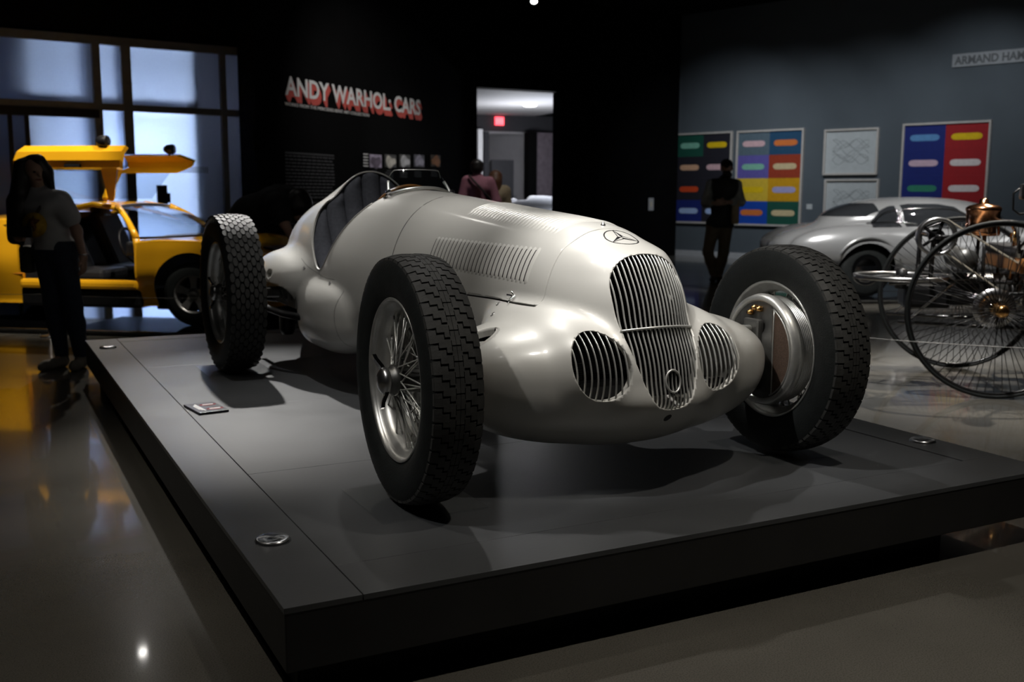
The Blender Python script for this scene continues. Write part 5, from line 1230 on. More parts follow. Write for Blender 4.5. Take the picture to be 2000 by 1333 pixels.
def hand_prims(w, dirn, side, s=1.0, curl=.35):
    """palm and five bent fingers from wrist w along dirn; side = thumb direction"""
    d = np.array(dirn, float); d /= np.linalg.norm(d); t = np.array(side, float); t -= d*(t@d); t /= np.linalg.norm(t); n = np.cross(d, t)
    w = np.array(w, float); out = [(w, w+d*.05*s, .024*s, .022*s), (w+t*.016*s, w+d*.08*s+t*.024*s, .018*s, .014*s), (w-t*.016*s, w+d*.075*s-t*.024*s, .017*s, .013*s)]
    for i, (off, ln) in enumerate(((.027, .062), (.009, .070), (-.009, .066), (-.027, .052))):
        k0 = w+d*.082*s+t*off*s; k1 = k0+(d*math.cos(curl)+n*math.sin(curl))*ln*.55*s; k2 = k1+(d*math.cos(2.2*curl)+n*math.sin(2.2*curl))*ln*.5*s
        out += [(k0, k1, .0095*s, .0088*s), (k1, k2, .0088*s, .0078*s)]
    b0 = w+d*.03*s+t*.026*s; b1 = b0+(d*.6+t*.8)*.035*s; out += [(b0, b1, .012*s, .010*s), (b1, b1+(d*.9+t*.3)*.028*s, .010*s, .0085*s)]
    return out
def head_prims(c, face, s=1.0):
    """c head centre; face unit vector"""
    c = np.array(c, float); f = np.array(face, float); f /= np.linalg.norm(f); u = np.array([0, 0, 1.]); r = np.cross(f, u); r /= np.linalg.norm(r); u = np.cross(r, f)
    o = [(c+u*.028*s-f*.012*s, c+u*.03*s+f*.02*s, .082*s, .078*s), (c-u*.02*s+f*.02*s, c-u*.075*s+f*.05*s, .062*s, .036*s), (c+u*.01*s+f*.085*s, c-u*.025*s+f*.108*s, .010*s, .015*s), (c+u*.018*s+f*.078*s-r*.04*s, c+u*.018*s+f*.078*s+r*.04*s, .012*s, .012*s)]
    for q in (-1, 1): o.append((c+r*.078*s*q+u*.012*s-f*.01*s, c+r*.078*s*q-u*.02*s-f*.008*s, .014*s, .010*s))
    return o, (c, f, r, u)
def face_marks(e, fr, s=1.0):
    c, f, r, u = fr
    for q in (-1, 1):
        mb = MB(); p = c+r*.032*s*q+f*.082*s+u*.002*s; mb.lathe([(-.008, 0), (-.005, .010), (0, .013), (.005, .010), (.008, 0)], 'z', tuple(p), 12); mb.build('eye', 'eye_dark', e)
    mb = MB(); mb.tube([c-u*.056*s+f*.088*s+r*x*s-f*abs(x)*.25*s for x in (-.024, -.012, 0, .012, .024)], [.003, .006, .007, .006, .003], 8); mb.build('mouth', 'lip', e)
def person(label, root, J, parts, face, hands, h=.0085, s=1.0, marks=True):
    """J joints (x right of view, y away, z up); parts: name, prims, inflate, clip planes [(axis, sign, value)], material"""
    e = empty('person'); e.matrix_world = Matrix(((HR[0], HF[0], 0, root[0]), (HR[1], HF[1], 0, root[1]), (0, 0, 1, 0), (0, 0, 0, 1)))
    tag(e, label, 'person')
    hp, fr = head_prims(J['head'], face, s)
    B = list(hp); B.append((J['neck'], lerp(J['neck'], J['head'], .55), .052*s, .048*s))
    B += torso(J, s)
    for q in 'ab':
        B += arm(J, q, s)+leg(J, q, s); B += hands[q]
        k = np.array(J['ank'+q]); B.append((k+np.array((0, 0, -.015)), np.array(J['toe'+q]), .036*s, .028*s))
    V, Q = caps_mesh(B, h, .03); np_mesh('body', V, Q, J.get('skin', 'skin'), e)
    for (nm, pr, inf, planes, mat) in parts:
        V, Q = caps_mesh(pr, h*1.15, .035, inf); T = tris(Q)
        for (ax, sg, val) in planes: V, T, _ = clip(V, T, sg*(V[:, ax]-val) if np.isscalar(ax) else sg*(V@np.array(ax)-val))
        np_mesh(nm, *compact(V, T), mat, e)
    if marks: face_marks(e, fr, s)
    return e
def torso(J, s):
    ch, wa, hp = (np.array(J[k], float) for k in ('chest', 'waist', 'hips')); sa, sb, ha, hb = (np.array(J[k], float) for k in ('sha', 'shb', 'hipa', 'hipb'))
    return [(lerp(sa, sb, .08), lerp(sa, sb, .92), .062*s, .062*s), (lerp(ch, sa, .45), lerp(ch, sb, .45), .105*s, .105*s), (lerp(wa, sa, .2), lerp(wa, sb, .2), .095*s, .095*s), (ch, wa, .11*s, .10*s), (wa, hp, .105*s, .11*s), (lerp(hp, ha, .9), lerp(hp, hb, .9), .098*s, .098*s), (J['neck'], ch, .058*s, .09*s)]
def arm(J, q, s): return [(J['sh'+q], J['el'+q], .050*s, .038*s), (J['el'+q], J['wr'+q], .037*s, .026*s)]
def leg(J, q, s): return [(J['hip'+q], J['kn'+q], .082*s, .055*s), (J['kn'+q], lerp(J['kn'+q], J['ank'+q], .35), .052*s, .054*s), (lerp(J['kn'+q], J['ank'+q], .35), J['ank'+q], .054*s, .036*s)]
def shoe_mesh(e, ank, toe, mat, s=1.0):
    a = np.array(ank, float); t = np.array(toe, float); z = .012
    V, Q = caps_mesh([((a[0], a[1], .045), (t[0], t[1], .035), .046*s, .040*s), ((a[0], a[1], .05), (a[0], a[1], .085), .045*s, .042*s), ((t[0], t[1], .034), (t[0]+(t[0]-a[0])*.25, t[1]+(t[1]-a[1])*.25, .03), .04*s, .03*s)], .01, .03); T = tris(Q)
    V[:, 2] = np.maximum(V[:, 2], .002); np_mesh('shoe', V, T, mat, e)
# ---- woman at the left (feet near pixel 125,722)
wd = 7.47; wr0 = CAMP+HR*((118-1000)/FPX*wd)+HF*wd
K = 267.8
def wj(px, py, y=0.0): return ((px-118)/K, y, (724-py)/K)
J = dict(head=wj(80, 341, -.02), neck=wj(84, 382, .0), chest=wj(92, 412, 0), waist=wj(104, 456, 0), hips=wj(108, 490, 0), sha=wj(52, 400, .04), shb=wj(134, 398, -.06), ela=wj(40, 452, -.02), wra=wj(64, 466, -.20), elb=wj(158, 455, -.04), wrb=wj(170, 505, -.06),
         hipa=wj(90, 492, .02), hipb=wj(128, 492, -.02), kna=wj(102, 596, -.02), knb=wj(142, 600, -.04), anka=wj(108, 703, .02), ankb=wj(148, 705, 0), toea=wj(94, 714, -.14), toeb=wj(152, 714, -.15))
hands = dict(a=hand_prims(J['wra'], (.6, -.5, .1), (0, -.3, 1), .9), b=hand_prims(J['wrb'], (.02, -.1, -1), (-.2, -1, 0), .9))
wp = person('woman with long dark hair, white printed tee and dark jeans', wr0, J, [
    ('tee', torso(J, .93)+[(J['sha'], lerp(J['sha'], J['ela'], .62), .058, .060), (J['shb'], lerp(J['shb'], J['elb'], .52), .058, .060)], .016, [(2, 1, J['hips'][2]-.00)], 'tee_white'),
    ('jeans', [t_ for q in 'ab' for t_ in leg(J, q, .98)]+torso(J, .93)[4:6], .012, [(2, -1, J['hips'][2]+.06), (2, 1, .085)], 'denim'),
    ('hair', [(wj(78, 334, .01), wj(82, 338, .0), .098, .090), (wj(64, 345, .02), wj(52, 400, -.02), .07, .075), (wj(52, 400, -.04), wj(50, 455, -.07), .075, .06), (wj(50, 455, -.08), wj(56, 478, -.09), .055, .02), (wj(72, 350, .07), wj(74, 420, .09), .08, .07), (wj(92, 322, -.04), wj(104, 345, .0), .05, .03), (wj(102, 340, .02), wj(106, 385, .04), .035, .022), (wj(60, 330, -.05), wj(56, 380, -.08), .05, .06), (wj(46, 400, -.06), wj(42, 468, -.09), .06, .045)], 0, [], 'hair_dark')],
    (.72, -.69, -.08), hands, s=.93)
wp['label'] = 'woman with long dark hair, white printed tee and dark jeans standing by the yellow car'
for q in 'ab': shoe_mesh(wp, J['ank'+q], J['toe'+q], 'shoe_light', .92)
pc_ = np.array(wj(92, 442, -.155))
mb = MB(); mb.lathe([(-.006, 0), (-.006, .088), (.004, .080), (.012, 0)], 'y', tuple(pc_), 30); o = mb.build('shirt_print', 'print_yellow', wp)
mb = MB(); mb.tube([pc_+np.array([x*.0011, -.016, z*.0011]) for x, z in ((-30, 28), (-8, 36), (14, 22), (34, 30))], [.008, .014, .016, .006], 8); mb.tube([pc_+np.array([x*.0011, -.016, z*.0011]) for x, z in ((-6, 34), (-14, 4), (4, -18), (-6, -40))], [.014, .018, .012, .006], 8); mb.build('print_mark', 'print_brown', wp)
mb = MB(); mb.tube([wj(58, 388, -.12), wj(88, 420, -.15)][::1]+[], .002, 4)
mb = MB(); mb.tube([wj(112, 380, -.07), wj(100, 412, -.14), wj(78, 446, -.17), wj(60, 472, -.13), wj(52, 500, -.06)], [.010]*5, 6); mb.build('bag_strap', 'strap', wp)
mb = MB(); mb.bbox(wj(54, 510, .02), (.10, .12, .20), .03); mb.build('shoulder_bag', 'bag_olive', wp)
mb = MB(); mb.tube([np.array(J['wrb'])+np.array([.030*math.cos(t), .030*math.sin(t), .02]) for t in np.linspace(0, 2*pi, 18, endpoint=False)], .005, 6, closed=True); mb.build('bracelet', 'chrome', wp)
for (j, t_) in ((('sha', 'ela'), .60), (('shb', 'elb'), .50)):
    c_ = np.array(lerp(J[j[0]], J[j[1]], t_)); d_ = np.array(J[j[1]])-np.array(J[j[0]]); d_ /= np.linalg.norm(d_); a1 = np.cross(d_, (0, 1, 0)); a1 /= np.linalg.norm(a1); a2 = np.cross(d_, a1)
    mb = MB(); mb.tube([c_+(a1*math.cos(q)+a2*math.sin(q))*.070 for q in np.linspace(0, 2*pi, 20, endpoint=False)], .006, 6, closed=True); mb.build('sleeve_trim', 'trim_red', wp)
ph = empty('phone'); bpy.data.objects.remove(ph)
pw = wr0[:2]
hp_ = np.array(J['wra'])+np.array([.10, -.155, .045])
o = MB().bbox((0, 0, 0), (.15, .012, .075), .004).build('phone', 'black_paint'); o.matrix_world = Matrix(((HR[0], HF[0], 0, wr0[0]), (HR[1], HF[1], 0, wr0[1]), (0, 0, 1, 0), (0, 0, 0, 1))) @ Matrix.Translation(tuple(hp_)); tag(o, 'dark phone held by the woman in the white tee', 'phone')
# ---- man bending over behind the rear wheel
bd = 8.45; br0 = CAMP+HR*((510-1000)/FPX*bd)+HF*bd; K2 = FPX/bd
def bj(px, py, y=0.0): return ((px-510)/K2, y, 1.28+(380.5-py)/K2)
J = dict(head=bj(588, 402, -.05), neck=bj(570, 390, -.02), chest=bj(535, 402, 0), waist=bj(490, 418, .0), hips=bj(462, 450, .02), sha=bj(552, 384, .20), shb=bj(556, 402, -.20), ela=bj(590, 440, .24), wra=bj(620, 462, .22), elb=bj(570, 434, -.26), wrb=bj(590, 478, -.22),
         hipa=bj(462, 455, .10), hipb=bj(462, 455, -.10), kna=bj(482, 560, .12), knb=bj(492, 558, -.12), anka=bj(468, 646, .12), ankb=bj(474, 646, -.12), toea=bj(500, 657, .10), toeb=bj(506, 657, -.14))
hands = dict(a=hand_prims(J['wra'], (.8, 0, -.5), (0, -1, .3)), b=hand_prims(J['wrb'], (.5, 0, -.8), (0, 1, .2)))
bp_ = person('man in black shirt bending forward behind the racing car rear wheel', br0, J, [
    ('shirt', torso(J, 1.08)+[(J['sha'], lerp(J['sha'], J['ela'], .8), .065, .062), (J['shb'], lerp(J['shb'], J['elb'], .62), .068, .064)], .022, [], 'shirt_black'),
    ('trousers', [t_ for q in 'ab' for t_ in leg(J, q, 1.08)]+torso(J, 1.08)[5:6], .016, [(2, 1, .09)], 'shirt_black'),
    ('hair', [(np.array(J['head'])+np.array((.0, .01, .035)), np.array(J['head'])+np.array((-.04, -.02, .0)), .098, .095), (np.array(J['head'])+np.array((.01, -.02, .03)), np.array(J['head'])+np.array((.04, -.02, .0)), .09, .08)], 0, [], 'hair_dark')], (.6, .55, -.6), hands, s=1.05)
for q in 'ab': shoe_mesh(bp_, J['ank'+q], J['toe'+q], 'shoe_dark')
# ---- man in pink with a shoulder bag, and a companion
pd = 14.0; pr0 = CAMP+HR*((932-1000)/FPX*pd)+HF*pd; K3 = FPX/pd
def pj(px, py, y=0.0): return ((px-932)/K3, y, 1.28+(380.5-py)/K3)
J = dict(head=pj(931, 331, .04), neck=pj(932, 347, .02), chest=pj(934, 376, 0), waist=pj(935, 415, 0), hips=pj(936, 442, 0), sha=pj(912, 356, 0), shb=pj(956, 358, 0), ela=pj(902, 395, -.05), wra=pj(912, 425, .12), elb=pj(968, 395, -.02), wrb=pj(962, 425, .12),
         hipa=pj(925, 446, 0), hipb=pj(946, 446, 0), kna=pj(925, 505, 0), knb=pj(948, 505, .04), anka=pj(924, 552, 0), ankb=pj(950, 552, .02), toea=pj(922, 558, .14), toeb=pj(952, 558, .16))
hands = dict(a=hand_prims(J['wra'], (.2, .8, .2), (1, 0, .3)), b=hand_prims(J['wrb'], (-.2, .8, .2), (-1, 0, .3)))
pp_ = person('man in pink shirt with dark bag strap seen from behind at the doorway', pr0, J, [
    ('shirt', torso(J, 1.0)+[(J['sha'], lerp(J['sha'], J['ela'], .98), .062, .055), (J['ela'], lerp(J['ela'], J['wra'], .9), .055, .04), (J['shb'], lerp(J['shb'], J['elb'], .98), .062, .055), (J['elb'], lerp(J['elb'], J['wrb'], .9), .055, .04)], .016, [(2, 1, J['hips'][2]-.06)], 'shirt_pink'),
    ('trousers', [t_ for q in 'ab' for t_ in leg(J, q, 1.0)]+torso(J, 1.0)[5:6], .014, [(2, 1, .07)], 'denim'),
    ('hair', [(np.array(J['head'])+np.array((0, -.02, .035)), np.array(J['head'])+np.array((0, -.035, .0)), .092, .085)], 0, [], 'hair_dark')], (.1, 1, 0), hands, s=1.0, marks=True, h=.011)
mb = MB(); mb.tube([pj(916, 344, -.09), pj(926, 355, -.14), pj(942, 372, -.155), pj(956, 388, -.14), pj(966, 404, -.06)], [.016]*5, 6); mb.build('bag_strap', 'strap', pp_)
mb = MB(); mb.bbox(pj(968, 420, -.02), (.10, .26, .28), .03); mb.build('shoulder_bag', 'bag_olive', pp_)
for q in 'ab': shoe_mesh(pp_, J['ank'+q], J['toe'+q], 'shoe_dark')
qd = 14.5; qr0 = CAMP+HR*((972-1000)/FPX*qd)+HF*qd; K4 = FPX/qd
def qj(px, py, y=0.0): return ((px-972)/K4, y, 1.28+(380.5-py)/K4)
J = dict(head=qj(967, 352, .03), neck=qj(968, 366, .0), chest=qj(970, 388, 0), waist=qj(972, 420, 0), hips=qj(972, 448, 0), sha=qj(954, 374, 0), shb=qj(986, 374, 0), ela=qj(950, 404, 0), wra=qj(960, 424, .14), elb=qj(990, 404, 0), wrb=qj(984, 424, .14),
         hipa=qj(963, 450, 0), hipb=qj(981, 450, 0), kna=qj(963, 502, 0), knb=qj(982, 502, .03), anka=qj(963, 546, 0), ankb=qj(983, 546, 0), toea=qj(962, 552, .13), toeb=qj(985, 552, .14), skin='skin_pale')
hands = dict(a=hand_prims(J['wra'], (.2, .8, .2), (1, 0, .3), .9), b=hand_prims(J['wrb'], (-.2, .8, .2), (-1, 0, .3), .9))
qp_ = person('woman with loose brown hair beside the man in pink', qr0, J, [
    ('jacket', torso(J, .9)+[(J['sha'], J['ela'], .058, .05), (J['ela'], lerp(J['ela'], J['wra'], .9), .05, .038), (J['shb'], J['elb'], .058, .05), (J['elb'], lerp(J['elb'], J['wrb'], .9), .05, .038)], .018, [(2, 1, J['hips'][2]-.05)], 'tan_panel'),
    ('trousers', [t_ for q in 'ab' for t_ in leg(J, q, .92)]+torso(J, .92)[5:6], .014, [(2, 1, .07)], 'denim'),
    ('hair', [(np.array(J['head'])+np.array((0, -.02, .035)), np.array(J['head'])+np.array((0, -.04, -.02)), .098, .09), (np.array(J['head'])+np.array((.0, -.06, -.03)), np.array(J['head'])+np.array((.03, -.08, -.22)), .085, .05)], 0, [], 'hair_brown')], (.1, 1, 0), hands, s=.92, h=.011)
for q in 'ab': shoe_mesh(qp_, J['ank'+q], J['toe'+q], 'shoe_dark', .92)
# ---- man with a cap looking down at his hands before the pictures
md = 15.4; mr0 = CAMP+HR*((1398-1000)/FPX*md)+HF*md; K5 = FPX/md
def mj(px, py, y=0.0): return ((px-1398)/K5, y, 1.28+(380.5-py)/K5)
J = dict(head=mj(1411, 330, -.05), neck=mj(1410, 350, .0), chest=mj(1408, 374, 0), waist=mj(1404, 408, 0), hips=mj(1402, 432, 0), sha=mj(1384, 360, 0), shb=mj(1432, 360, 0), ela=mj(1373, 394, -.04), wra=mj(1388, 396, -.26), elb=mj(1440, 392, -.04), wrb=mj(1404, 394, -.27),
         hipa=mj(1391, 436, 0), hipb=mj(1414, 436, 0), kna=mj(1380, 489, -.04), knb=mj(1411, 490, -.02), anka=mj(1395, 536, .02), ankb=mj(1404, 536, .04), toea=mj(1388, 543, -.14), toeb=mj(1408, 543, -.12))
hands = dict(a=hand_prims(J['wra'], (.8, -.4, .1), (0, -.2, 1)), b=hand_prims(J['wrb'], (-.8, -.4, .1), (0, -.2, 1)))
mp_ = person('man in dark cap and vest looking down before the bright pictures', mr0, J, [
    ('sleeves', [(J['sha'], J['ela'], .066, .058), (J['ela'], lerp(J['ela'], J['wra'], .45), .058, .05), (J['shb'], J['elb'], .066, .058), (J['elb'], lerp(J['elb'], J['wrb'], .45), .058, .05), (J['sha'], J['shb'], .06, .06)], .012, [], 'sleeve_grey'),
    ('vest', torso(J, 1.12), .022, [(2, 1, J['hips'][2]-.08)], 'vest_dark'),
    ('trousers', [t_ for q in 'ab' for t_ in leg(J, q, 1.12)]+torso(J, 1.08)[5:6], .018, [(2, 1, .08)], 'khaki'),
    ('beard', [(np.array(J['head'])+np.array((-.02, -.06, -.07)), np.array(J['head'])+np.array((.02, -.07, -.09)), .055, .05)], 0, [], 'hair_dark'),
    ('cap', [(np.array(J['head'])+np.array((0, .01, .055)), np.array(J['head'])+np.array((-.01, -.02, .06)), .092, .088), (np.array(J['head'])+np.array((-.02, -.09, .045)), np.array(J['head'])+np.array((-.03, -.16, .03)), .035, .02)], 0, [], 'vest_dark')], (-.25, -.9, -.35), hands, s=1.05, h=.011)
mb = MB(); mb.bbox(mj(1428, 412, -.10), (.11, .16, .36), .03); mb.build('vest_panel', 'tan_panel', mp_)
for q in 'ab': shoe_mesh(mp_, J['ank'+q], J['toe'+q], 'shoe_dark')
# ------------------------------------------------------------------ pictures, signs and lettering on the walls
def hit(px, py, A, d):
    dr = CF+CR*(px-1000)/FPX-CU*(py-666.5)/FPX; n_ = np.array([-d[1], d[0], 0]); t = n_@(np.array([A[0], A[1], 0])-CAMP)/(n_@dr); return CAMP+dr*t
d4 = (W4b-W4a)/np.linalg.norm(W4b-W4a)
M('frame_pale', (0.50, 0.46, 0.42), 0.5, 0, .06); M('paper', (0.44, 0.46, 0.46), 0.8, 0, .05); M('pencil', (0.20, 0.21, 0.21), 0.8, 0, .1); M('board_grey', (0.30, 0.31, 0.32), 0.7, 0, .04); M('letter_grey', (0.10, 0.105, 0.11), 0.6, 0, .05)
PAL = dict(ink=(.012,.011,.018), green=(.004,.07,.045), blue=(.0,.05,.36), navy=(.006,.016,.15), teal=(.01,.06,.13), slate=(.09,.13,.16), violet=(.11,.09,.34), rust=(.30,.035,.01), gold=(.56,.28,.0), lemon=(.62,.42,.03), red=(.32,.008,.012),
           mint=(.20,.46,.34), yellow=(.72,.48,.0), peach=(.62,.36,.22), pink=(.62,.40,.42), orange=(.62,.16,.03), scarlet=(.60,.06,.01), sky=(.36,.48,.72), cream2=(.58,.46,.26), lilac=(.36,.34,.58), azure=(.10,.26,.50), rose=(.60,.42,.50), ivory=(.70,.62,.60), jade=(.03,.22,.13))
for k, c_ in PAL.items(): M('ink_'+k, c_, 0.7, 0, .08, 20)
def picture(name, label, x0, x1, ytl, ytr, yb, cells, cols, patch=True, cat='picture', grp=None):
    A = hit(x0, ytl, W4a, d4); B = hit(x1, ytr, W4a, d4); C = hit((x0+x1)/2, yb, W4a, d4)
    wdt = np.linalg.norm((B-A)[:2]); zt = (A[2]+B[2])/2; zb = C[2]; ht = zt-zb; mid = (A+B)/2
    out = np.array([d4[1], -d4[0]]); out = out if out@(CAMP[:2]-mid[:2]) > 0 else -out
    e = empty(name); e.matrix_world = plane_matrix((mid[0]+out[0]*.001, mid[1]+out[1]*.001, (zt+zb)/2), (d4[0], d4[1], 0)); tag(e, label, cat, grp)
    fw_, fd = .035, .06
    for (cx, cy, sx, sy) in ((0, ht/2-fw_/2, wdt, fw_), (0, -ht/2+fw_/2, wdt, fw_), (-wdt/2+fw_/2, 0, fw_, ht-2*fw_), (wdt/2-fw_/2, 0, fw_, ht-2*fw_)):
        mb = MB(); mb.bbox((cx, cy, fd/2), (sx, sy, fd), .004); mb.build('frame_bar', 'frame_pale', e)
    iw, ih = wdt-2*fw_, ht-2*fw_; rows = len(cells)//cols
    if not cells:
        mb = MB(); mb.box((0, 0, .015), (iw, ih, .02)); mb.build('sheet', 'paper', e); return e, iw, ih
    for k, (bg, fg) in enumerate(cells):
        i, j = k//cols, k % cols; cx = -iw/2+(j+.5)*iw/cols; cy = ih/2-(i+.5)*ih/rows
        mb = MB(); mb.box((cx, cy, .02), (iw/cols-.001, ih/rows-.001, .02)); mb.build('colour_panel', 'ink_'+bg, e)
        if fg:
            t = np.linspace(0, 2*pi, 28, endpoint=False); a_, b_ = iw/cols*.36, ih/rows*.17
            pl = [(cx+a_*np.sign(math.cos(q))*abs(math.cos(q))**.7, cy+b_*math.sin(q)*(1+.25*math.cos(2*q))) for q in t]
            mb = MB(); mb.prism(pl, .0302, .033, 'xy'); mb.build('colour_patch', 'ink_'+fg, e)
    return e, iw, ih
picture('framed_print', 'dark framed print with eight small coloured shapes behind the man in the cap', 1322, 1433, 263, 255, 437, [('green','mint'),('ink','yellow'),('ink','peach'),('ink','pink'),('ink','scarlet'),('ink','sky'),('navy','sky'),('ink','sky')], 2)
picture('framed_print', 'tall framed print of eight bright colour blocks', 1442, 1573, 257, 250, 442, [('slate','pink'),('teal','orange'),('violet','mint'),('rust','cream2'),('lemon','yellow'),('gold','lilac'),('blue','orange'),('green','cream2')], 2)
picture('framed_print', 'blue and red framed print above the silver coupe', 1766, 1939, 242, 235, 447, [('navy','azure'),('red','yellow'),('navy','rose'),('red','ivory'),('navy','jade'),('red','ivory'),('navy','azure'),('red','cream2')], 2)
for (ya_, yb_, yc_, lb) in ((253, 250, 342, 'upper of two pale framed drawings'), (352, 348, 443, 'lower of two pale framed drawings')):
    e, iw, ih = picture('framed_drawing', lb, 1613, 1719, ya_, yb_, yc_, [], 1, grp='pale framed drawings')
    for q in range(9):
        pts = [(-iw*.36+iw*.72*t/11, ih*(.24*math.sin(q*1.7)*.9)+ih*.10*math.sin(t*.9+q), .0262) for t in range(12)]
        mb = MB(); mb.tube(pts, .0035, 4); mb.build('pencil_line', 'pencil', e)
def wall_label(px, py, w_, h_, label):
    p = hit(px, py, W4a, d4); out = np.array([d4[1], -d4[0]]); out = out if out@(CAMP[:2]-p[:2]) > 0 else -out
    o = MB().bbox((0, 0, .004), (w_, h_, .008), .002).build('wall_label', 'paper'); o.matrix_world = plane_matrix((p[0]+out[0]*.001, p[1]+out[1]*.001, p[2]), (d4[0], d4[1], 0)); tag(o, label, 'label')
wall_label(1581, 404, .12, .10, 'small pale wall label beside the tall colour block print'); wall_label(1725, 402, .13, .16, 'small pale wall label right of the framed drawings')
# gallery sign
A = hit(1862, 107, W4a, d4); A2 = hit(1864, 132, W4a, d4); B = hit(2000, 95, W4a, d4); hh = A[2]-A2[2]; L_ = np.linalg.norm((B-A)[:2])
out = np.array([d4[1], -d4[0]]); out = out if out@(CAMP[:2]-A[:2]) > 0 else -out
e = empty('gallery_sign'); e.matrix_world = plane_matrix((A[0]+out[0]*.001, A[1]+out[1]*.001, A2[2]), (d4[0], d4[1], 0)); tag(e, 'grey wall sign board with large capitals high on the picture wall', 'sign')
mb = MB(); mb.bbox((L_*.75, hh/2, .015), (L_*1.5, hh, .03), .004); mb.build('board', 'board_grey', e)
t = text_mesh('ARMAND HAM', hh*.86, 'letter_grey', 'letters', 'LEFT', .002, parent=e, bold=.006); bw = max(v.co.x for v in t.data.vertices); t.location = (hh*.22, hh*.20, .031); t.scale = (L_*.99/bw, 1, 1)
# title wall
d2 = (W2b-W2a)/np.linalg.norm(W2b-W2a)
M('letter_white', (0.6, 0.6, 0.6), 0.6, 0, .05); M('letter_red', (0.46, 0.075, 0.06), 0.6, 0, .05); M('letter_dim', (0.05, 0.05, 0.053), 0.6, 0, .05)
def on2(px, py): return hit(px, py, W2a, d2)
o2 = np.array([d2[1], -d2[0]]); o2 = o2 if o2@(CAMP[:2]-on2(600, 200)[:2]) > 0 else -o2
def lay(px0, px1, py_base_l, body, cap, mat, name, lift=.004, bold=0.0, parent=None):
    A = on2(px0, py_base_l); B = on2(px1, py_base_l); t = text_mesh(body, 1.0, mat, name, 'LEFT', .002, bold=bold)
    xs_ = [v.co.x for v in t.data.vertices]; ys_ = [v.co.y for v in t.data.vertices if v.co.x < 1.0]; sx = np.linalg.norm((B-A)[:2])/(max(xs_)-min(xs_)); sy = cap/max(ys_)
    for v in t.data.vertices: v.co.x = (v.co.x-min(xs_))*sx; v.co.y *= sy; v.co.z *= 1.0
    M_ = plane_matrix((A[0]+o2[0]*lift, A[1]+o2[1]*lift, A[2]), (d2[0], d2[1], 0))
    return t, M_
cap = on2(570, 150)[2]-on2(570, 186)[2]
te = empty('title_lettering'); t, M_ = lay(556, 820, 184, 'ANDY WARHOL: CARS', cap, 'letter_white', 'letters', bold=.022); te.matrix_world = M_; t.parent = te; t.location = (0, 0, .006)
tag(te, 'large white capitals with red drop shadow on the black wall', 'lettering')
import copy as _c
vs0 = [tuple(v.co) for v in t.data.vertices]; fs0 = [tuple(p.vertices) for p in t.data.polygons]
mb = MB()
for k in range(1, 8): mb.add([(x+.010*k, y-.012*k, z-.0004*k) for x, y, z in vs0], fs0)
mb.build('drop_shadow', 'letter_red', te, fix=False)
ss = empty('subtitle_lettering'); t, M_ = lay(556, 720, 205.5, 'WORKS FROM THE MERCEDES-BENZ ART COLLECTION', cap*.17, 'letter_white', 'letters'); ss.matrix_world = M_; t.parent = ss; tag(ss, 'thin line of small white capitals under the large title', 'lettering')
A = on2(556, 298); B = on2(652, 302); tp = empty('wall_text'); tp.matrix_world = plane_matrix((A[0]+o2[0]*.003, A[1]+o2[1]*.003, A[2]), (d2[0], d2[1], 0)); tag(tp, 'block of small dim text lines on the black wall', 'wall text')
Lw = np.linalg.norm((B-A)[:2]); rs = random.Random(3); mb = MB()
for k in range(24):
    y = -.04-k*.047-(.03 if k > 12 else 0)
    x = 0.0; end = Lw*(rs.uniform(.75, 1.0) if k % 12 == 11 else 1.0)
    while x < end-.05:
        w_ = min(rs.uniform(.04, .13), end-x); mb.box((x+w_/2, y, .001), (w_, .020, .002)); x += w_+.018
o = mb.build('text_lines', 'letter_dim', tp); o['kind'] = 'stuff'
mb = MB(); mb.box((Lw/2, .0, .001), (Lw, .022, .002)); mb.build('heading_line', 'letter_dim', tp)
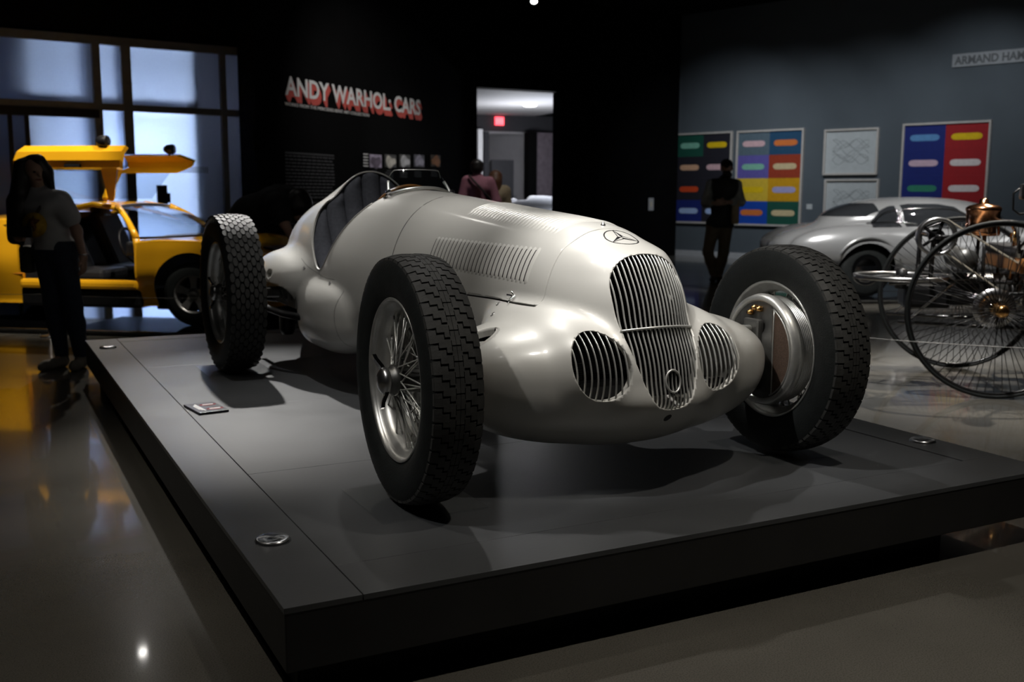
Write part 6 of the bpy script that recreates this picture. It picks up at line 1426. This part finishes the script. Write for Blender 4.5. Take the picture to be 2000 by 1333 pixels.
# timeline photographs
for i, (px, nm, a_, b_) in enumerate([(733, 'first', (.10,.08,.11), (.30,.26,.34)), (762, 'second', (.42,.40,.36), (.06,.06,.06)), (790, 'third', (.42,.42,.44), (.08,.08,.08)), (818, 'fourth', (.30,.29,.36), (.10,.10,.12)), (850, 'fifth', (.30,.13,.05), (.05,.04,.03))]):
    M('photo_a%d' % i, a_, .6, 0, .4, 9); M('photo_b%d' % i, b_, .6, 0, .4, 9)
    c_ = on2(px, 311); e = empty('timeline_photo'); e.matrix_world = plane_matrix((c_[0]+o2[0]*.002, c_[1]+o2[1]*.002, c_[2]), (d2[0], d2[1], 0)); tag(e, nm+' small photo print from the left on the black wall', 'photo', 'row of small photos on the title wall')
    w_ = .36; mb = MB(); mb.box((0, -.03, .004), (w_, .20, .008)); mb.build('print', 'photo_b%d' % i, e)
    mb = MB(); mb.prism([(w_*.45*math.cos(q), -.04+(.085+.03*math.sin(3*q+i))*math.sin(q)) for q in np.linspace(0, 2*pi, 24, endpoint=False)], .0081, .012, 'xy'); mb.build('subject', 'photo_a%d' % i, e)
    for r in range(4):
        mb = MB(); mb.box((-w_*.12, -.185-r*.035, .001), (w_*(.7 if r else .4), .012, .002)); mb.build('caption_line', 'letter_dim', e)
c_ = on2(714, 309); e = empty('timeline_caption'); e.matrix_world = plane_matrix((c_[0]+o2[0]*.002, c_[1]+o2[1]*.002, c_[2]), (d2[0], d2[1], 0)); tag(e, 'short caption left of the small photo prints', 'wall text')
for r in range(5): mb = MB(); mb.box((0, .06-r*.045, .001), (.14, .016, .002)); mb.build('caption_line', 'letter_white', e)
# ------------------------------------------------------------------ ceiling spotlights
def spotlight(pos, tgt, power, cone, blend, col, rad, label):
    d = (Vector(tgt)-Vector(pos)).normalized()
    e = empty('track_spotlight', pos); e.rotation_euler = d.to_track_quat('-Z', 'Y').to_euler()
    tag(e, label, 'spotlight', 'ceiling spotlights above the exhibits')
    mb = MB(); mb.lathe([(.20, 0), (.20, .05), (.18, .06), (.02, .065), (-.02, .065), (-.02, .058), (.015, .055)], 'z', n=28); mb.build('can', 'black_metal', e)
    mb = MB(); mb.lathe([(.014, .055), (.016, 0)], 'z', n=24); mb.build('lens', 'lamp_glow', e)
    l = spot_light((0, 0, 0), (0, 0, -1), power, cone, blend, col, rad); l.location = (0, 0, -.03); l.rotation_euler = (0, 0, 0); l.parent = e
    up = e.rotation_euler.to_matrix().transposed() @ Vector((0, 0, CEIL-pos[2]))
    mb = MB(); mb.bar((0, 0, .12), tuple(up), .012); mb.build('stem', 'black_metal', e)
for S in SPOTS: spotlight(*S)
